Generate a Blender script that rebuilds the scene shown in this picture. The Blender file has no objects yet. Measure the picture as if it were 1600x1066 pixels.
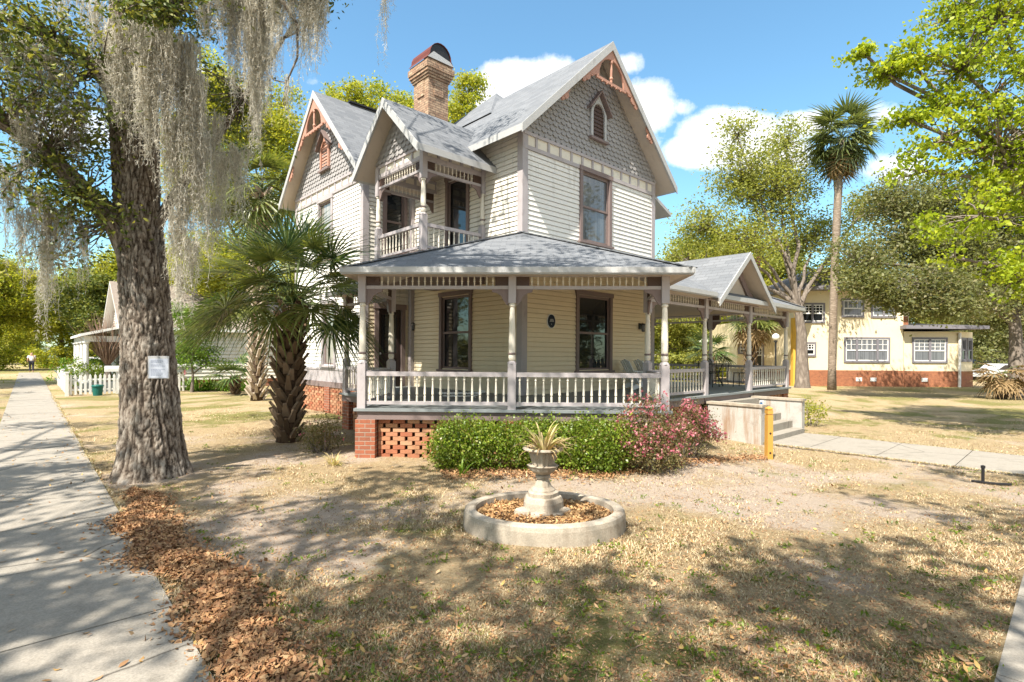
import bpy, math, random
import numpy as np
from mathutils import Vector, Matrix, noise as mnoise

scene = bpy.context.scene
COL = scene.collection
R2 = math.sqrt(2.0)
EYE = 1.9
FPX = 833.0
HOR = 553.0

def W(px, py, Y):
    """pixel of the 1600 px photograph at distance Y -> world point"""
    return Vector(((px - 800) / FPX * Y, Y, EYE + (HOR + (px - 800) * 0.0061 - py) / FPX * Y))

def smooth(a, b, x):
    t = np.clip((np.asarray(x, float) - a) / (b - a), 0, 1)
    return t * t * (3 - 2 * t)

def ground(x, y):
    return -0.15 * smooth(2.8, 6.0, x) * smooth(4.0, 9.0, y)

# ------------------------------------------------------------------ mesh helpers
def link(o, parent=None):
    COL.objects.link(o)
    if parent is not None:
        o.parent = parent
    return o

def set_mats(me, mats):
    if mats is None:
        return
    if not isinstance(mats, (list, tuple)):
        mats = [mats]
    for m in mats:
        me.materials.append(m)

def auto_uv(me):
    n = len(me.loops)
    if n == 0:
        return
    co = np.empty(len(me.vertices) * 3); me.vertices.foreach_get('co', co); co = co.reshape(-1, 3)
    vi = np.empty(n, dtype=np.int32); me.loops.foreach_get('vertex_index', vi)
    pn = np.empty(len(me.polygons) * 3); me.polygons.foreach_get('normal', pn); pn = pn.reshape(-1, 3)
    lt = np.empty(len(me.polygons), dtype=np.int32); me.polygons.foreach_get('loop_total', lt)
    N = np.repeat(pn, lt, axis=0)
    U = np.stack([-N[:, 1], N[:, 0], np.zeros(n)], axis=1)
    L = np.linalg.norm(U, axis=1)
    flat = L < 0.02
    U[flat] = (1, 0, 0); L[flat] = 1
    U /= L[:, None]
    Vv = np.cross(N, U)
    P = co[vi]
    uv = np.stack([(P * U).sum(1), (P * Vv).sum(1)], axis=1)
    lay = me.uv_layers.new(name='UVMap')
    lay.data.foreach_set('uv', uv.ravel())

class MB:
    def __init__(self, M=None):
        self.v = []; self.f = []; self.m = []; self.M = M
    def add(self, pts):
        i0 = len(self.v)
        if self.M is None:
            self.v.extend([tuple(p) for p in pts])
        else:
            self.v.extend([tuple(self.M @ Vector(p)) for p in pts])
        return i0
    def poly(self, pts, m=0):
        i = self.add(pts); self.f.append(tuple(range(i, i + len(pts)))); self.m.append(m)
    def box(self, x0, x1, y0, y1, z0, z1, m=0):
        i = self.add([(x0, y0, z0), (x1, y0, z0), (x1, y1, z0), (x0, y1, z0), (x0, y0, z1), (x1, y0, z1), (x1, y1, z1), (x0, y1, z1)])
        for q in ((0, 3, 2, 1), (4, 5, 6, 7), (0, 1, 5, 4), (1, 2, 6, 5), (2, 3, 7, 6), (3, 0, 4, 7)):
            self.f.append(tuple(i + k for k in q)); self.m.append(m)
    def beam(self, p0, p1, w, h, m=0, up=(0, 0, 1)):
        p0 = Vector(p0); p1 = Vector(p1); d = (p1 - p0)
        if d.length < 1e-6: return
        d.normalize(); u = Vector(up)
        s = d.cross(u)
        if s.length < 1e-4: s = d.cross(Vector((1, 0, 0)))
        s.normalize(); u = s.cross(d)
        a = s * (w / 2); b = u * (h / 2)
        i = self.add([p0 - a - b, p0 + a - b, p0 + a + b, p0 - a + b, p1 - a - b, p1 + a - b, p1 + a + b, p1 - a + b])
        for q in ((0, 1, 2, 3), (7, 6, 5, 4), (0, 4, 5, 1), (1, 5, 6, 2), (2, 6, 7, 3), (3, 7, 4, 0)):
            self.f.append(tuple(i + k for k in q)); self.m.append(m)
    def tube(self, pts, rad, n=8, m=0, cap=True):
        pts = [Vector(p) for p in pts]
        if not isinstance(rad, (list, tuple)): rad = [rad] * len(pts)
        ref = Vector((0.31, 0.87, 0.39)); rings = []
        for k, p in enumerate(pts):
            d = (pts[min(k + 1, len(pts) - 1)] - pts[max(k - 1, 0)])
            if d.length < 1e-7: d = Vector((0, 0, 1))
            d.normalize()
            a = ref - d * ref.dot(d)
            if a.length < 1e-3: a = Vector((1, 0, 0)) - d * d.x
            a.normalize(); ref = a; b = d.cross(a)
            rings.append(self.add([p + (a * math.cos(2 * math.pi * j / n) + b * math.sin(2 * math.pi * j / n)) * rad[k] for j in range(n)]))
        for k in range(len(rings) - 1):
            for j in range(n):
                j2 = (j + 1) % n
                self.f.append((rings[k] + j, rings[k] + j2, rings[k + 1] + j2, rings[k + 1] + j)); self.m.append(m)
        if cap:
            self.f.append(tuple(rings[0] + j for j in range(n))[::-1]); self.m.append(m)
            self.f.append(tuple(rings[-1] + j for j in range(n))); self.m.append(m)
    def lathe(self, prof, n=12, c=(0, 0, 0), m=0, sx=1.0, sy=1.0, flute=0.0, nfl=0):
        rings = []
        for (r, z) in prof:
            pts = []
            for j in range(n):
                a = 2 * math.pi * j / n
                rr = r * (1 + flute * math.cos(nfl * a)) if flute else r
                pts.append((c[0] + rr * sx * math.cos(a), c[1] + rr * sy * math.sin(a), c[2] + z))
            rings.append(self.add(pts))
        for k in range(len(rings) - 1):
            for j in range(n):
                j2 = (j + 1) % n
                self.f.append((rings[k] + j, rings[k] + j2, rings[k + 1] + j2, rings[k + 1] + j)); self.m.append(m)
        if prof[0][0] > 1e-4:
            self.f.append(tuple(rings[0] + j for j in range(n))[::-1]); self.m.append(m)
        if prof[-1][0] > 1e-4:
            self.f.append(tuple(rings[-1] + j for j in range(n))); self.m.append(m)
    def prism(self, pts, vec, m=0, ms=None):
        ms = m if ms is None else ms
        vec = Vector(vec); n = len(pts)
        i = self.add(pts); j = self.add([Vector(p) + vec for p in pts])
        self.f.append(tuple(range(i, i + n))); self.m.append(m)
        self.f.append(tuple(range(j, j + n))[::-1]); self.m.append(ms)
        for k in range(n):
            k2 = (k + 1) % n
            self.f.append((i + k2, i + k, j + k, j + k2)); self.m.append(ms)
    def build(self, name, mats, parent=None, smooth=False, uv=True):
        me = bpy.data.meshes.new(name)
        me.from_pydata(self.v, [], self.f)
        set_mats(me, mats)
        if any(self.m):
            me.polygons.foreach_set('material_index', self.m)
        if smooth:
            me.polygons.foreach_set('use_smooth', [True] * len(me.polygons))
        me.update()
        if uv: auto_uv(me)
        return link(bpy.data.objects.new(name, me), parent)

def fast_mesh(name, V, F, mats, parent=None, smooth=False):
    V = np.asarray(V, dtype=np.float32); F = np.asarray(F, dtype=np.int32)
    me = bpy.data.meshes.new(name)
    me.vertices.add(len(V)); me.vertices.foreach_set('co', V.ravel())
    k = F.shape[1]
    me.loops.add(F.size); me.loops.foreach_set('vertex_index', F.ravel())
    me.polygons.add(len(F)); me.polygons.foreach_set('loop_start', np.arange(0, F.size, k, dtype=np.int32))
    set_mats(me, mats)
    if smooth:
        me.polygons.foreach_set('use_smooth', np.ones(len(F), dtype=bool))
    me.update(calc_edges=True)
    return link(bpy.data.objects.new(name, me), parent)

def tag(o, label=None, cat=None, group=None, kind=None):
    if label: o['label'] = label
    if cat: o['category'] = cat
    if group: o['group'] = group
    if kind: o['kind'] = kind
    return o

def thing(name, label, cat, loc=(0, 0, 0), rz=0.0, group=None):
    o = bpy.data.objects.new(name, None)
    o.empty_display_size = 0.3
    o.location = loc; o.rotation_euler = (0, 0, rz)
    link(o)
    return tag(o, label, cat, group)

def clone(o, parent=None):
    c = o.copy(); COL.objects.link(c); c.parent = parent
    for ch in list(o.children):
        clone(ch, c)
    return c

# ------------------------------------------------------------------ materials
class NT:
    def __init__(self, name):
        self.mat = bpy.data.materials.new(name); self.mat.use_nodes = True
        self.t = self.mat.node_tree; self.t.nodes.clear()
        self.out = self.t.nodes.new('ShaderNodeOutputMaterial')
    def n(self, typ, ins=None, **props):
        nd = self.t.nodes.new(typ)
        for k, v in props.items(): setattr(nd, k, v)
        for k, v in (ins or {}).items(): self.put(nd.inputs[k], v)
        return nd
    def put(self, sock, v):
        if isinstance(v, bpy.types.NodeSocket): self.t.links.new(v, sock)
        elif isinstance(v, bpy.types.Node): self.t.links.new(v.outputs[0], sock)
        else:
            if sock.type == 'RGBA' and not isinstance(v, (int, float)): v = (v[0], v[1], v[2], 1)
            sock.default_value = v
    def coord(self, which='Object', scale=None):
        c = self.n('ShaderNodeTexCoord').outputs[which]
        if scale is not None:
            mp = self.n('ShaderNodeMapping', {'Vector': c}); mp.inputs['Scale'].default_value = scale
            c = mp.outputs[0]
        return c
    def noise(self, vec, scale, detail=4, rough=0.6, dist=0.0):
        return self.n('ShaderNodeTexNoise', {'Vector': vec, 'Scale': scale, 'Detail': detail, 'Roughness': rough, 'Distortion': dist}).outputs[0]
    def ramp(self, fac, stops):
        r = self.n('ShaderNodeValToRGB', {'Fac': fac}); cr = r.color_ramp
        while len(cr.elements) < len(stops): cr.elements.new(0.5)
        for e, (p, c) in zip(cr.elements, stops):
            e.position = p; e.color = (c, c, c, 1) if isinstance(c, (int, float)) else (c[0], c[1], c[2], 1)
        return r.outputs[0]
    def mix(self, fac, a, b, mode='MIX'):
        m = self.n('ShaderNodeMix', data_type='RGBA', blend_type=mode, clamp_factor=True)
        self.put(m.inputs[0], fac); self.put(m.inputs[6], a); self.put(m.inputs[7], b)
        return m.outputs[2]
    def math(self, op, a, b=0.0, c=None):
        m = self.n('ShaderNodeMath', operation=op)
        self.put(m.inputs[0], a); self.put(m.inputs[1], b)
        if c is not None: self.put(m.inputs[2], c)
        return m.outputs[0]
    def bump(self, h, strength=0.3, dist=0.02, normal=None):
        b = self.n('ShaderNodeBump', {'Height': h, 'Strength': strength, 'Distance': dist})
        if normal is not None: self.put(b.inputs['Normal'], normal)
        return b.outputs[0]
    def bsdf(self, col, rough=0.7, normal=None, spec=0.3, metal=0.0):
        p = self.n('ShaderNodeBsdfPrincipled', {'Base Color': col, 'Roughness': rough, 'Metallic': metal, 'Specular IOR Level': spec})
        if normal is not None: self.put(p.inputs['Normal'], normal)
        return p.outputs[0]
    def done(self, sh):
        self.put(self.out.inputs['Surface'], sh); return self.mat

def sc(c, k): return tuple(min(1.0, x * k) for x in c)

def m_paint(name, col, var=0.10, rough=0.6, dirt=0.25, dirtcol=(0.16, 0.13, 0.10), scale=1.0, bump=0.15, streak=False):
    t = NT(name); c = t.coord('Object')
    a = t.noise(c, 2.3 * scale, 5, 0.65)
    base = t.mix(a, sc(col, 1 - var), sc(col, 1 + var))
    d = t.noise(t.coord('Object', (1, 1, 0.16 if streak else 0.6)), 5.0 * scale, 8, 0.72)
    dm = t.ramp(d, [(0.54, 0.0), (0.74, 1.0)])
    base = t.mix(t.math('MULTIPLY', dm, dirt), base, dirtcol)
    f = t.noise(c, 45, 3, 0.6)
    return t.done(t.bsdf(base, rough, t.bump(f, bump, 0.004)))

def m_shingle(name, c1, c2, row=0.145, width=0.32):
    t = NT(name); uv = t.coord('UV')
    br = t.n('ShaderNodeTexBrick', {'Vector': uv, 'Color1': c1, 'Color2': c2, 'Mortar': sc(c1, 0.45), 'Scale': 1.0, 'Mortar Size': 0.006,
                                    'Mortar Smooth': 0.2, 'Bias': 0.0, 'Brick Width': width, 'Row Height': row}, offset=0.37)
    big = t.noise(t.coord('UV', (0.6, 1.5, 1)), 1.1, 5, 0.7)
    col = t.mix(t.ramp(big, [(0.35, 0.0), (0.7, 0.55)]), br.outputs[0], sc(c2, 0.62))
    gran = t.noise(uv, 160, 2, 0.7)
    col = t.mix(0.5, col, t.mix(gran, sc(c1, 0.55), sc(c2, 1.35)))
    # each course is a slight wedge: thickest at its lower edge
    sep = t.n('ShaderNodeSeparateXYZ', {'Vector': uv})
    fr = t.math('FRACT', t.math('DIVIDE', sep.outputs[1], row))
    h = t.math('ADD', t.math('MULTIPLY', t.math('SUBTRACT', 1.0, fr), 0.7), t.math('MULTIPLY', br.outputs[1], -0.6))
    h = t.math('ADD', h, t.math('MULTIPLY', gran, 0.35))
    return t.done(t.bsdf(col, 0.9, t.bump(h, 0.6, 0.02), 0.2))

def m_brick(name, c1, c2, mortar, bw=0.215, rh=0.078, ms=0.007, soot=0.3):
    t = NT(name); uv = t.coord('UV')
    br = t.n('ShaderNodeTexBrick', {'Vector': uv, 'Color1': c1, 'Color2': c2, 'Mortar': mortar, 'Scale': 1.0, 'Mortar Size': ms,
                                    'Mortar Smooth': 0.3, 'Bias': 0.1, 'Brick Width': bw, 'Row Height': rh})
    n = t.noise(t.coord('Object'), 9, 6, 0.7)
    col = t.mix(t.math('MULTIPLY', t.ramp(n, [(0.45, 0), (0.75, 1)]), soot), br.outputs[0], (0.05, 0.04, 0.035))
    g = t.noise(t.coord('Object'), 60, 3, 0.6)
    h = t.math('ADD', t.math('MULTIPLY', br.outputs[1], -1.0), t.math('MULTIPLY', g, 0.3))
    return t.done(t.bsdf(col, 0.9, t.bump(h, 0.7, 0.012), 0.2))

def m_piece(name, cols, rough=0.85, spec=0.2, bump=0.4, bscale=50, dirt=0.3):
    """each separate piece (brick, leaf, stick) takes one colour of a ramp"""
    t = NT(name); g = t.n('ShaderNodeNewGeometry').outputs['Random Per Island']
    k = len(cols) - 1
    col = t.ramp(g, [(i / max(k, 1), c) for i, c in enumerate(cols)])
    n = t.noise(t.coord('Object'), 7, 6, 0.7)
    col = t.mix(t.math('MULTIPLY', t.ramp(n, [(0.45, 0), (0.72, 1)]), dirt), col, (0.06, 0.045, 0.035))
    f = t.noise(t.coord('Object'), bscale, 3, 0.6)
    return t.done(t.bsdf(col, rough, t.bump(f, bump, 0.006), spec))

def m_leaf(name, cols, trans=0.35, rough=0.5, spec=0.35, patch=None, patchscale=0.35, tint=(1.35, 1.3, 0.7)):
    t = NT(name); g = t.n('ShaderNodeNewGeometry').outputs['Random Per Island']
    k = len(cols) - 1
    col = t.ramp(g, [(i / max(k, 1), c) for i, c in enumerate(cols)])
    if patch is not None:
        n = t.noise(t.coord('Object'), patchscale, 3, 0.6)
        col = t.mix(t.ramp(n, [(0.42, 0), (0.62, 0.8)]), col, patch)
    a = t.bsdf(col, rough, None, spec)
    b = t.n('ShaderNodeBsdfTranslucent', {'Color': t.mix(1.0, col, tint, 'MULTIPLY')}).outputs[0]
    m = t.n('ShaderNodeMixShader', {'Fac': trans}); t.put(m.inputs[1], a); t.put(m.inputs[2], b)
    return t.done(m.outputs[0])

def m_bark(name, c1, c2, c3, sx=9, sz=1.6, strength=0.9, dist=0.05):
    t = NT(name); c = t.coord('Object', (sx, sx, sz))
    w = t.noise(c, 1.0, 6, 0.65, 0.6)
    vor = t.n('ShaderNodeTexVoronoi', {'Vector': c, 'Scale': 1.3}, feature='DISTANCE_TO_EDGE').outputs[0]
    f = t.noise(t.coord('Object'), 38, 5, 0.7)
    h = t.math('ADD', t.math('MULTIPLY', w, 0.7), t.math('ADD', t.math('MULTIPLY', vor, 0.8), t.math('MULTIPLY', f, 0.35)))
    col = t.ramp(h, [(0.35, c1), (0.72, c2), (1.0, c3)])
    lich = t.noise(t.coord('Object'), 3.1, 5, 0.7)
    col = t.mix(t.ramp(lich, [(0.56, 0), (0.72, 0.5)]), col, sc(c3, 1.15))
    return t.done(t.bsdf(col, 0.95, t.bump(h, strength, dist), 0.15))

def m_glass(name, tint=(0.012, 0.014, 0.016), rough=0.03, curtain=None):
    t = NT(name); c = t.coord('Object')
    n = t.noise(c, 1.6, 2, 0.5)
    col = tint
    if curtain is not None:
        col = t.mix(t.ramp(t.noise(t.coord('Object', (9, 9, 0.15)), 1.5, 3, 0.5), [(0.35, 0), (0.65, 1)]), curtain, sc(curtain, 0.55))
    return t.done(t.bsdf(col, rough, t.bump(n, 0.035, 0.05), 0.9))

M = {}
M['cream'] = m_paint('aged_cream_paint', (0.71, 0.675, 0.60), 0.07, 0.62, 0.42, (0.22, 0.185, 0.14), streak=True)
M['yellow_siding'] = m_paint('yellow_cream_paint', (0.76, 0.655, 0.465), 0.06, 0.6, 0.12, (0.3, 0.22, 0.13))  # yellower cream, used on the lower walls only
M['white_siding'] = m_paint('chalky_white_paint', (0.76, 0.74, 0.695), 0.06, 0.65, 0.55, (0.24, 0.21, 0.17), streak=True)
M['mauve'] = m_paint('mauve_grey_paint', (0.40, 0.365, 0.37), 0.14, 0.6, 0.5, (0.17, 0.14, 0.13))
M['mauve_dark'] = m_paint('dark_mauve_paint', (0.205, 0.155, 0.145), 0.12, 0.6, 0.3, (0.07, 0.05, 0.045))
M['brown_block'] = m_paint('brown_paint', (0.085, 0.052, 0.04), 0.15, 0.55, 0.2)
M['spindle_cream'] = m_paint('cream_trim_paint', (0.71, 0.66, 0.56), 0.06, 0.5, 0.4, (0.25, 0.2, 0.16))
M['grey_fascia'] = m_paint('grey_fascia_paint', (0.42, 0.42, 0.415), 0.08, 0.55, 0.35)
M['soffit'] = m_paint('tan_soffit_paint', (0.50, 0.43, 0.36), 0.08, 0.7, 0.25)
M['gable_grey'] = m_paint('slate_grey_paint', (0.31, 0.295, 0.29), 0.16, 0.7, 0.5, (0.42, 0.4, 0.37))
M['terracotta'] = m_paint('terracotta_paint', (0.44, 0.235, 0.17), 0.12, 0.6, 0.5, (0.25, 0.15, 0.11))
M['shingle'] = m_shingle('grey_asphalt_shingle', (0.105, 0.115, 0.13), (0.225, 0.235, 0.25))
M['shingle_tan'] = m_shingle('tan_asphalt_shingle', (0.20, 0.165, 0.135), (0.31, 0.26, 0.22))
M['shingle_dark'] = m_shingle('dark_asphalt_shingle', (0.10, 0.09, 0.09), (0.17, 0.155, 0.15))
M['brick_red'] = m_brick('red_brick', (0.36, 0.12, 0.065), (0.27, 0.10, 0.06), (0.34, 0.29, 0.23))
M['brick_buff'] = m_brick('buff_brick', (0.50, 0.36, 0.24), (0.35, 0.215, 0.14), (0.12, 0.09, 0.07), soot=0.75)
M['brick_orange'] = m_brick('orange_brick', (0.42, 0.17, 0.085), (0.34, 0.13, 0.07), (0.38, 0.19, 0.11), soot=0.5)
M['lattice_brick'] = m_piece('loose_brick', [(0.40, 0.17, 0.09), (0.47, 0.25, 0.14), (0.36, 0.12, 0.065), (0.44, 0.21, 0.12), (0.52, 0.30, 0.18)])
M['floor_grey'] = m_paint('grey_deck_paint', (0.21, 0.23, 0.235), 0.12, 0.5, 0.35)
M['glass'] = m_glass('dark_window_glass')
M['glass_curtain'] = m_glass('window_glass_over_curtain', curtain=(0.16, 0.17, 0.18))
M['glass_blind'] = m_glass('window_glass_over_blind', curtain=(0.42, 0.40, 0.35))
M['black'] = m_paint('black_metal', (0.018, 0.018, 0.02), 0.1, 0.4, 0.1)
M['black_door'] = m_paint('dark_door_paint', (0.035, 0.022, 0.02), 0.1, 0.4, 0.1)
M['white'] = m_paint('white_paint', (0.76, 0.75, 0.72), 0.05, 0.5, 0.25)
M['white_chair'] = m_paint('white_chair_paint', (0.70, 0.71, 0.70), 0.05, 0.5, 0.2)
M['copper'] = m_paint('red_metal', (0.12, 0.03, 0.02), 0.15, 0.6, 0.5, (0.08, 0.03, 0.02))
M['steel'] = m_paint('dull_steel', (0.42, 0.42, 0.42), 0.1, 0.45, 0.2)
M['paper'] = m_paint('paper', (0.47, 0.50, 0.57), 0.03, 0.4, 0.05)
M['ink'] = m_paint('print_ink', (0.20, 0.23, 0.32), 0.05, 0.5, 0)
M['navy'] = m_paint('navy_enamel', (0.008, 0.012, 0.03), 0.05, 0.25, 0)
M['post_yellow'] = m_paint('yellow_wood_stain', (0.52, 0.28, 0.06), 0.14, 0.55, 0.25, (0.25, 0.12, 0.02), bump=0.3)
M['hole'] = m_paint('dark_hole', (0.05, 0.03, 0.015), 0.1, 0.9, 0)
M['blue'] = m_paint('blue_plastic', (0.02, 0.075, 0.17), 0.05, 0.25, 0)
M['green_bin'] = m_paint('green_plastic', (0.012, 0.12, 0.10), 0.05, 0.4, 0.1)
M['yellow_stucco'] = m_paint('yellow_stucco', (0.80, 0.69, 0.47), 0.07, 0.85, 0.35, (0.5, 0.38, 0.22), bump=0.4)
M['ochre_stucco'] = m_paint('ochre_stucco', (0.70, 0.42, 0.07), 0.06, 0.85, 0.15, bump=0.4)
M['trim_grey'] = m_paint('slate_trim', (0.20, 0.19, 0.21), 0.08, 0.6, 0.15)
M['red_paint'] = m_paint('red_door_paint', (0.38, 0.03, 0.025), 0.1, 0.5, 0.1)

def m_concrete(name, c1, c2, stain, rust=None, crack=0.0):
    t = NT(name); c = t.coord('Object')
    a = t.noise(c, 0.8, 6, 0.7); f = t.noise(c, 70, 4, 0.75); s = t.noise(c, 3.1, 7, 0.75)
    col = t.mix(a, c1, c2)
    col = t.mix(t.ramp(s, [(0.5, 0), (0.72, 0.75)]), col, stain)
    g = t.noise(c, 230, 3, 0.8); col = t.mix(0.38, col, t.mix(t.ramp(f, [(.30, 0), (.70, 1)]), sc(c1, 0.5), sc(c2, 1.45)))
    col = t.mix(t.ramp(g, [(.66, 0), (.78, .45)]), col, sc(stain, .6))
    vo = t.n('ShaderNodeTexVoronoi', {'Vector': t.mix(.12, c, t.n('ShaderNodeTexNoise', {'Vector': c, 'Scale': 3.0, 'Detail': 5}).outputs[1]), 'Scale': .42}, feature='DISTANCE_TO_EDGE').outputs[0]
    col = t.mix(t.math('MULTIPLY', t.ramp(vo, [(0.0, 1), (.006, 0)]), crack), col, (.05, .043, .035))
    if rust is not None:
        r = t.noise(t.coord('Object', (1, 1, 0.14)), 3.4, 5, 0.65)
        col = t.mix(t.ramp(r, [(0.52, 0), (0.68, 0.8)]), col, rust)
    h = t.math('ADD', f, t.math('MULTIPLY', s, 0.5))
    return t.done(t.bsdf(col, 0.92, t.bump(h, 0.35, 0.01), 0.2))
M['sidewalk'] = m_concrete('walk_concrete', (0.245, 0.222, 0.188), (0.33, 0.30, 0.255), (0.125, 0.107, 0.085), crack=.9)
M['cast'] = m_concrete('weathered_cast_stone', (0.34, 0.295, 0.235), (0.44, 0.385, 0.31), (0.08, 0.06, 0.045), (0.17, 0.125, 0.085))
M['cheek'] = m_concrete('rust_streaked_concrete', (0.38, 0.36, 0.33), (0.48, 0.46, 0.425), (0.13, 0.115, 0.095), (0.27, 0.16, 0.085))
M['asphalt'] = m_concrete('road_asphalt', (0.05, 0.05, 0.05), (0.075, 0.074, 0.072), (0.04, 0.04, 0.04))

# foliage
M['oak_leaf'] = m_leaf('oak_leaf', [(0.05, 0.075, 0.014), (0.10, 0.14, 0.025), (0.17, 0.20, 0.04), (0.32, 0.31, 0.06)], 0.3)
M['oak_light'] = m_leaf('olive_leaf', [(0.09, 0.12, 0.025), (0.20, 0.23, 0.05), (0.31, 0.33, 0.08), (0.42, 0.40, 0.12)], 0.5, patch=(0.33, 0.35, 0.07))
M['oak_dull'] = m_leaf('dull_oak_leaf', [(0.07, 0.085, 0.03), (0.14, 0.155, 0.055), (0.21, 0.215, 0.09), (0.30, 0.26, 0.14)], 0.42, patch=(0.20, 0.22, 0.07))
M['spring_leaf'] = m_leaf('spring_leaf', [(0.12, 0.17, 0.02), (0.27, 0.33, 0.03), (0.37, 0.38, 0.04), (0.48, 0.45, 0.07)], 0.55, patch=(0.36, 0.35, 0.05))
M['maple_leaf'] = m_leaf('lime_leaf', [(0.16, 0.22, 0.010), (0.28, 0.36, 0.015), (0.40, 0.46, 0.025), (0.50, 0.52, 0.05)], 0.45, 0.5, 0.35, patch=(0.24, 0.32, 0.015), patchscale=.9)
M['maple_seed'] = m_leaf('rusty_seed', [(0.22, 0.08, 0.03), (0.30, 0.13, 0.05)], 0.3)
M['hedge_leaf'] = m_leaf('hedge_leaf', [(0.05, 0.10, 0.008), (0.12, 0.20, 0.014), (0.20, 0.29, 0.022), (0.30, 0.37, 0.04), (0.22, 0.16, 0.06)], 0.33, 0.4, 0.5, patch=(0.11, 0.17, 0.016), patchscale=2.5)
M['azalea_leaf'] = m_leaf('azalea_leaf', [(0.08, 0.09, 0.028), (0.15, 0.15, 0.05), (0.22, 0.16, 0.075), (0.26, 0.23, 0.10)], 0.3)
M['azalea_flower'] = m_leaf('azalea_petal', [(0.38, 0.06, 0.12), (0.55, 0.15, 0.22), (0.66, 0.32, 0.36), (0.46, 0.10, 0.15), (0.62, 0.42, 0.38)], 0.3)
M['fern'] = m_leaf('bright_strap_leaf', [(0.07, 0.15, 0.012), (0.13, 0.24, 0.02), (0.20, 0.30, 0.03)], 0.35)
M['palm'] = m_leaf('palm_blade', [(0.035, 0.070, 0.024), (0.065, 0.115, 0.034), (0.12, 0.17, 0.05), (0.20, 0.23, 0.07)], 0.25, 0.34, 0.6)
M['palm_light'] = m_leaf('yellow_green_palm_blade', [(0.10, 0.13, 0.03), (0.16, 0.19, 0.045), (0.23, 0.24, 0.07)], 0.3, 0.4, 0.5)  # lighter yellow-green frond colour
M['palm_mid'] = m_leaf('grey_green_palm_blade', [(0.09, 0.12, 0.04), (0.14, 0.17, 0.055), (0.20, 0.22, 0.08)], 0.3, 0.35, 0.6)
M['palm_dead'] = m_leaf('dead_palm_blade', [(0.25, 0.17, 0.08), (0.33, 0.23, 0.12)], 0.2, 0.7, 0.2)
M['petiole'] = m_paint('palm_petiole', (0.11, 0.15, 0.045), 0.15, 0.5, 0.2)
M['boot'] = m_piece('palm_boot', [(0.10, 0.066, 0.04), (0.20, 0.14, 0.09), (0.30, 0.22, 0.15)], 0.9, 0.15)
M['boot_pale'] = m_piece('pale_palm_boot', [(0.40, 0.33, 0.25), (0.52, 0.44, 0.35), (0.34, 0.26, 0.19)], 0.9, 0.15)
M['agave'] = m_leaf('variegated_strap_leaf', [(0.40, 0.40, 0.12), (0.55, 0.48, 0.22), (0.60, 0.48, 0.28), (0.48, 0.36, 0.20)], 0.3)
M['moss'] = m_leaf('hanging_moss', [(0.40, 0.375, 0.315), (0.56, 0.53, 0.455), (0.68, 0.65, 0.57), (0.77, 0.745, 0.67)], 0.5, 0.9, 0.05, tint=(1.08, 1.06, 1.0))
def m_oakbark():
    t = NT('furrowed_oak_bark'); r = t.n('ShaderNodeAttribute', attribute_name='ridge').outputs['Fac']; c = t.coord('Object')
    f = t.noise(t.coord('Object', (1, 1, .5)), 42, 6, .75); g = t.noise(c, 120, 3, .7)
    h = t.math('ADD', t.math('MULTIPLY', r, .75), t.math('ADD', t.math('MULTIPLY', t.math('SUBTRACT', f, .5), 1.25), .12))
    col = t.ramp(h, [(.18, (.06, .044, .034)), (.42, (.20, .16, .125)), (.68, (.36, .305, .25)), (.95, (.50, .44, .37))])
    col = t.mix(t.ramp(t.noise(c, 2.4, 6, .7), [(.5, 0), (.7, .6)]), col, t.ramp(h, [(.2, (.06, .055, .045)), (.8, (.50, .48, .43))]))
    return t.done(t.bsdf(col, .95, t.bump(t.math('ADD', f, t.math('MULTIPLY', g, .4)), 1.0, .03), .15))
M['oakbark'] = m_oakbark()
M['bark'] = m_bark('oak_bark', (0.07, 0.055, 0.043), (0.25, 0.21, 0.17), (0.46, 0.41, 0.35), 11, 3.2, 1.0, .09)
M['bark_far'] = m_bark('grey_bark', (0.10, 0.08, 0.065), (0.22, 0.185, 0.155), (0.33, 0.285, 0.24), 4, 1.2, 0.6)
M['palm_trunk'] = m_bark('palm_bark', (0.15, 0.115, 0.085), (0.28, 0.225, 0.175), (0.38, 0.31, 0.25), 3, 9, 0.5)
M['palm_core'] = m_bark('palm_core', (0.04, 0.025, 0.015), (0.08, 0.05, 0.03), (0.12, 0.08, 0.05), 3, 9, 0.5)
M['twig'] = m_piece('bare_twig', [(0.22, 0.14, 0.10), (0.32, 0.21, 0.15), (0.40, 0.28, 0.21)], 0.9)
M['litter'] = m_piece('dry_oak_leaf', [(0.15, 0.075, 0.04), (0.34, 0.18, 0.085), (0.47, 0.28, 0.13), (0.26, 0.125, 0.06), (0.52, 0.34, 0.18), (0.33, 0.155, 0.065), (0.20, 0.10, 0.05)], 0.75, 0.3, 0.1, 40, 0.15)
M['litter_yellow'] = m_piece('fallen_leaf', [(0.36, 0.19, 0.075), (0.55, 0.36, 0.12), (0.28, 0.14, 0.06), (0.50, 0.34, 0.19), (0.22, 0.12, 0.06)], 0.75, 0.3, 0.1, 40, 0.1)
M['mulch'] = m_piece('mulch_chip', [(0.46, 0.28, 0.13), (0.62, 0.42, 0.21), (0.34, 0.18, 0.085), (0.56, 0.34, 0.15), (0.25, 0.13, 0.06)], 0.85, 0.2, 0.1, 40, 0.1)
# ================================================================== THE HOUSE
# local frame: x runs along the front gable wall, y along the side wall away from the street corner
HA = math.atan2(0.683, 0.730)
C0 = Vector((0.23, 12.8, 0))
def H(t, s, z=0.0):
    return Vector((C0.x + 0.730 * t - 0.683 * s, C0.y + 0.683 * t + 0.730 * s, z))
house = thing('victorian_house', 'cream two storey gabled wooden house with wraparound spindle porch', 'house', C0, HA)
def P(q, d): return ((q + d) / R2, (d - q) / R2)
ZF = 0.90

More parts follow.
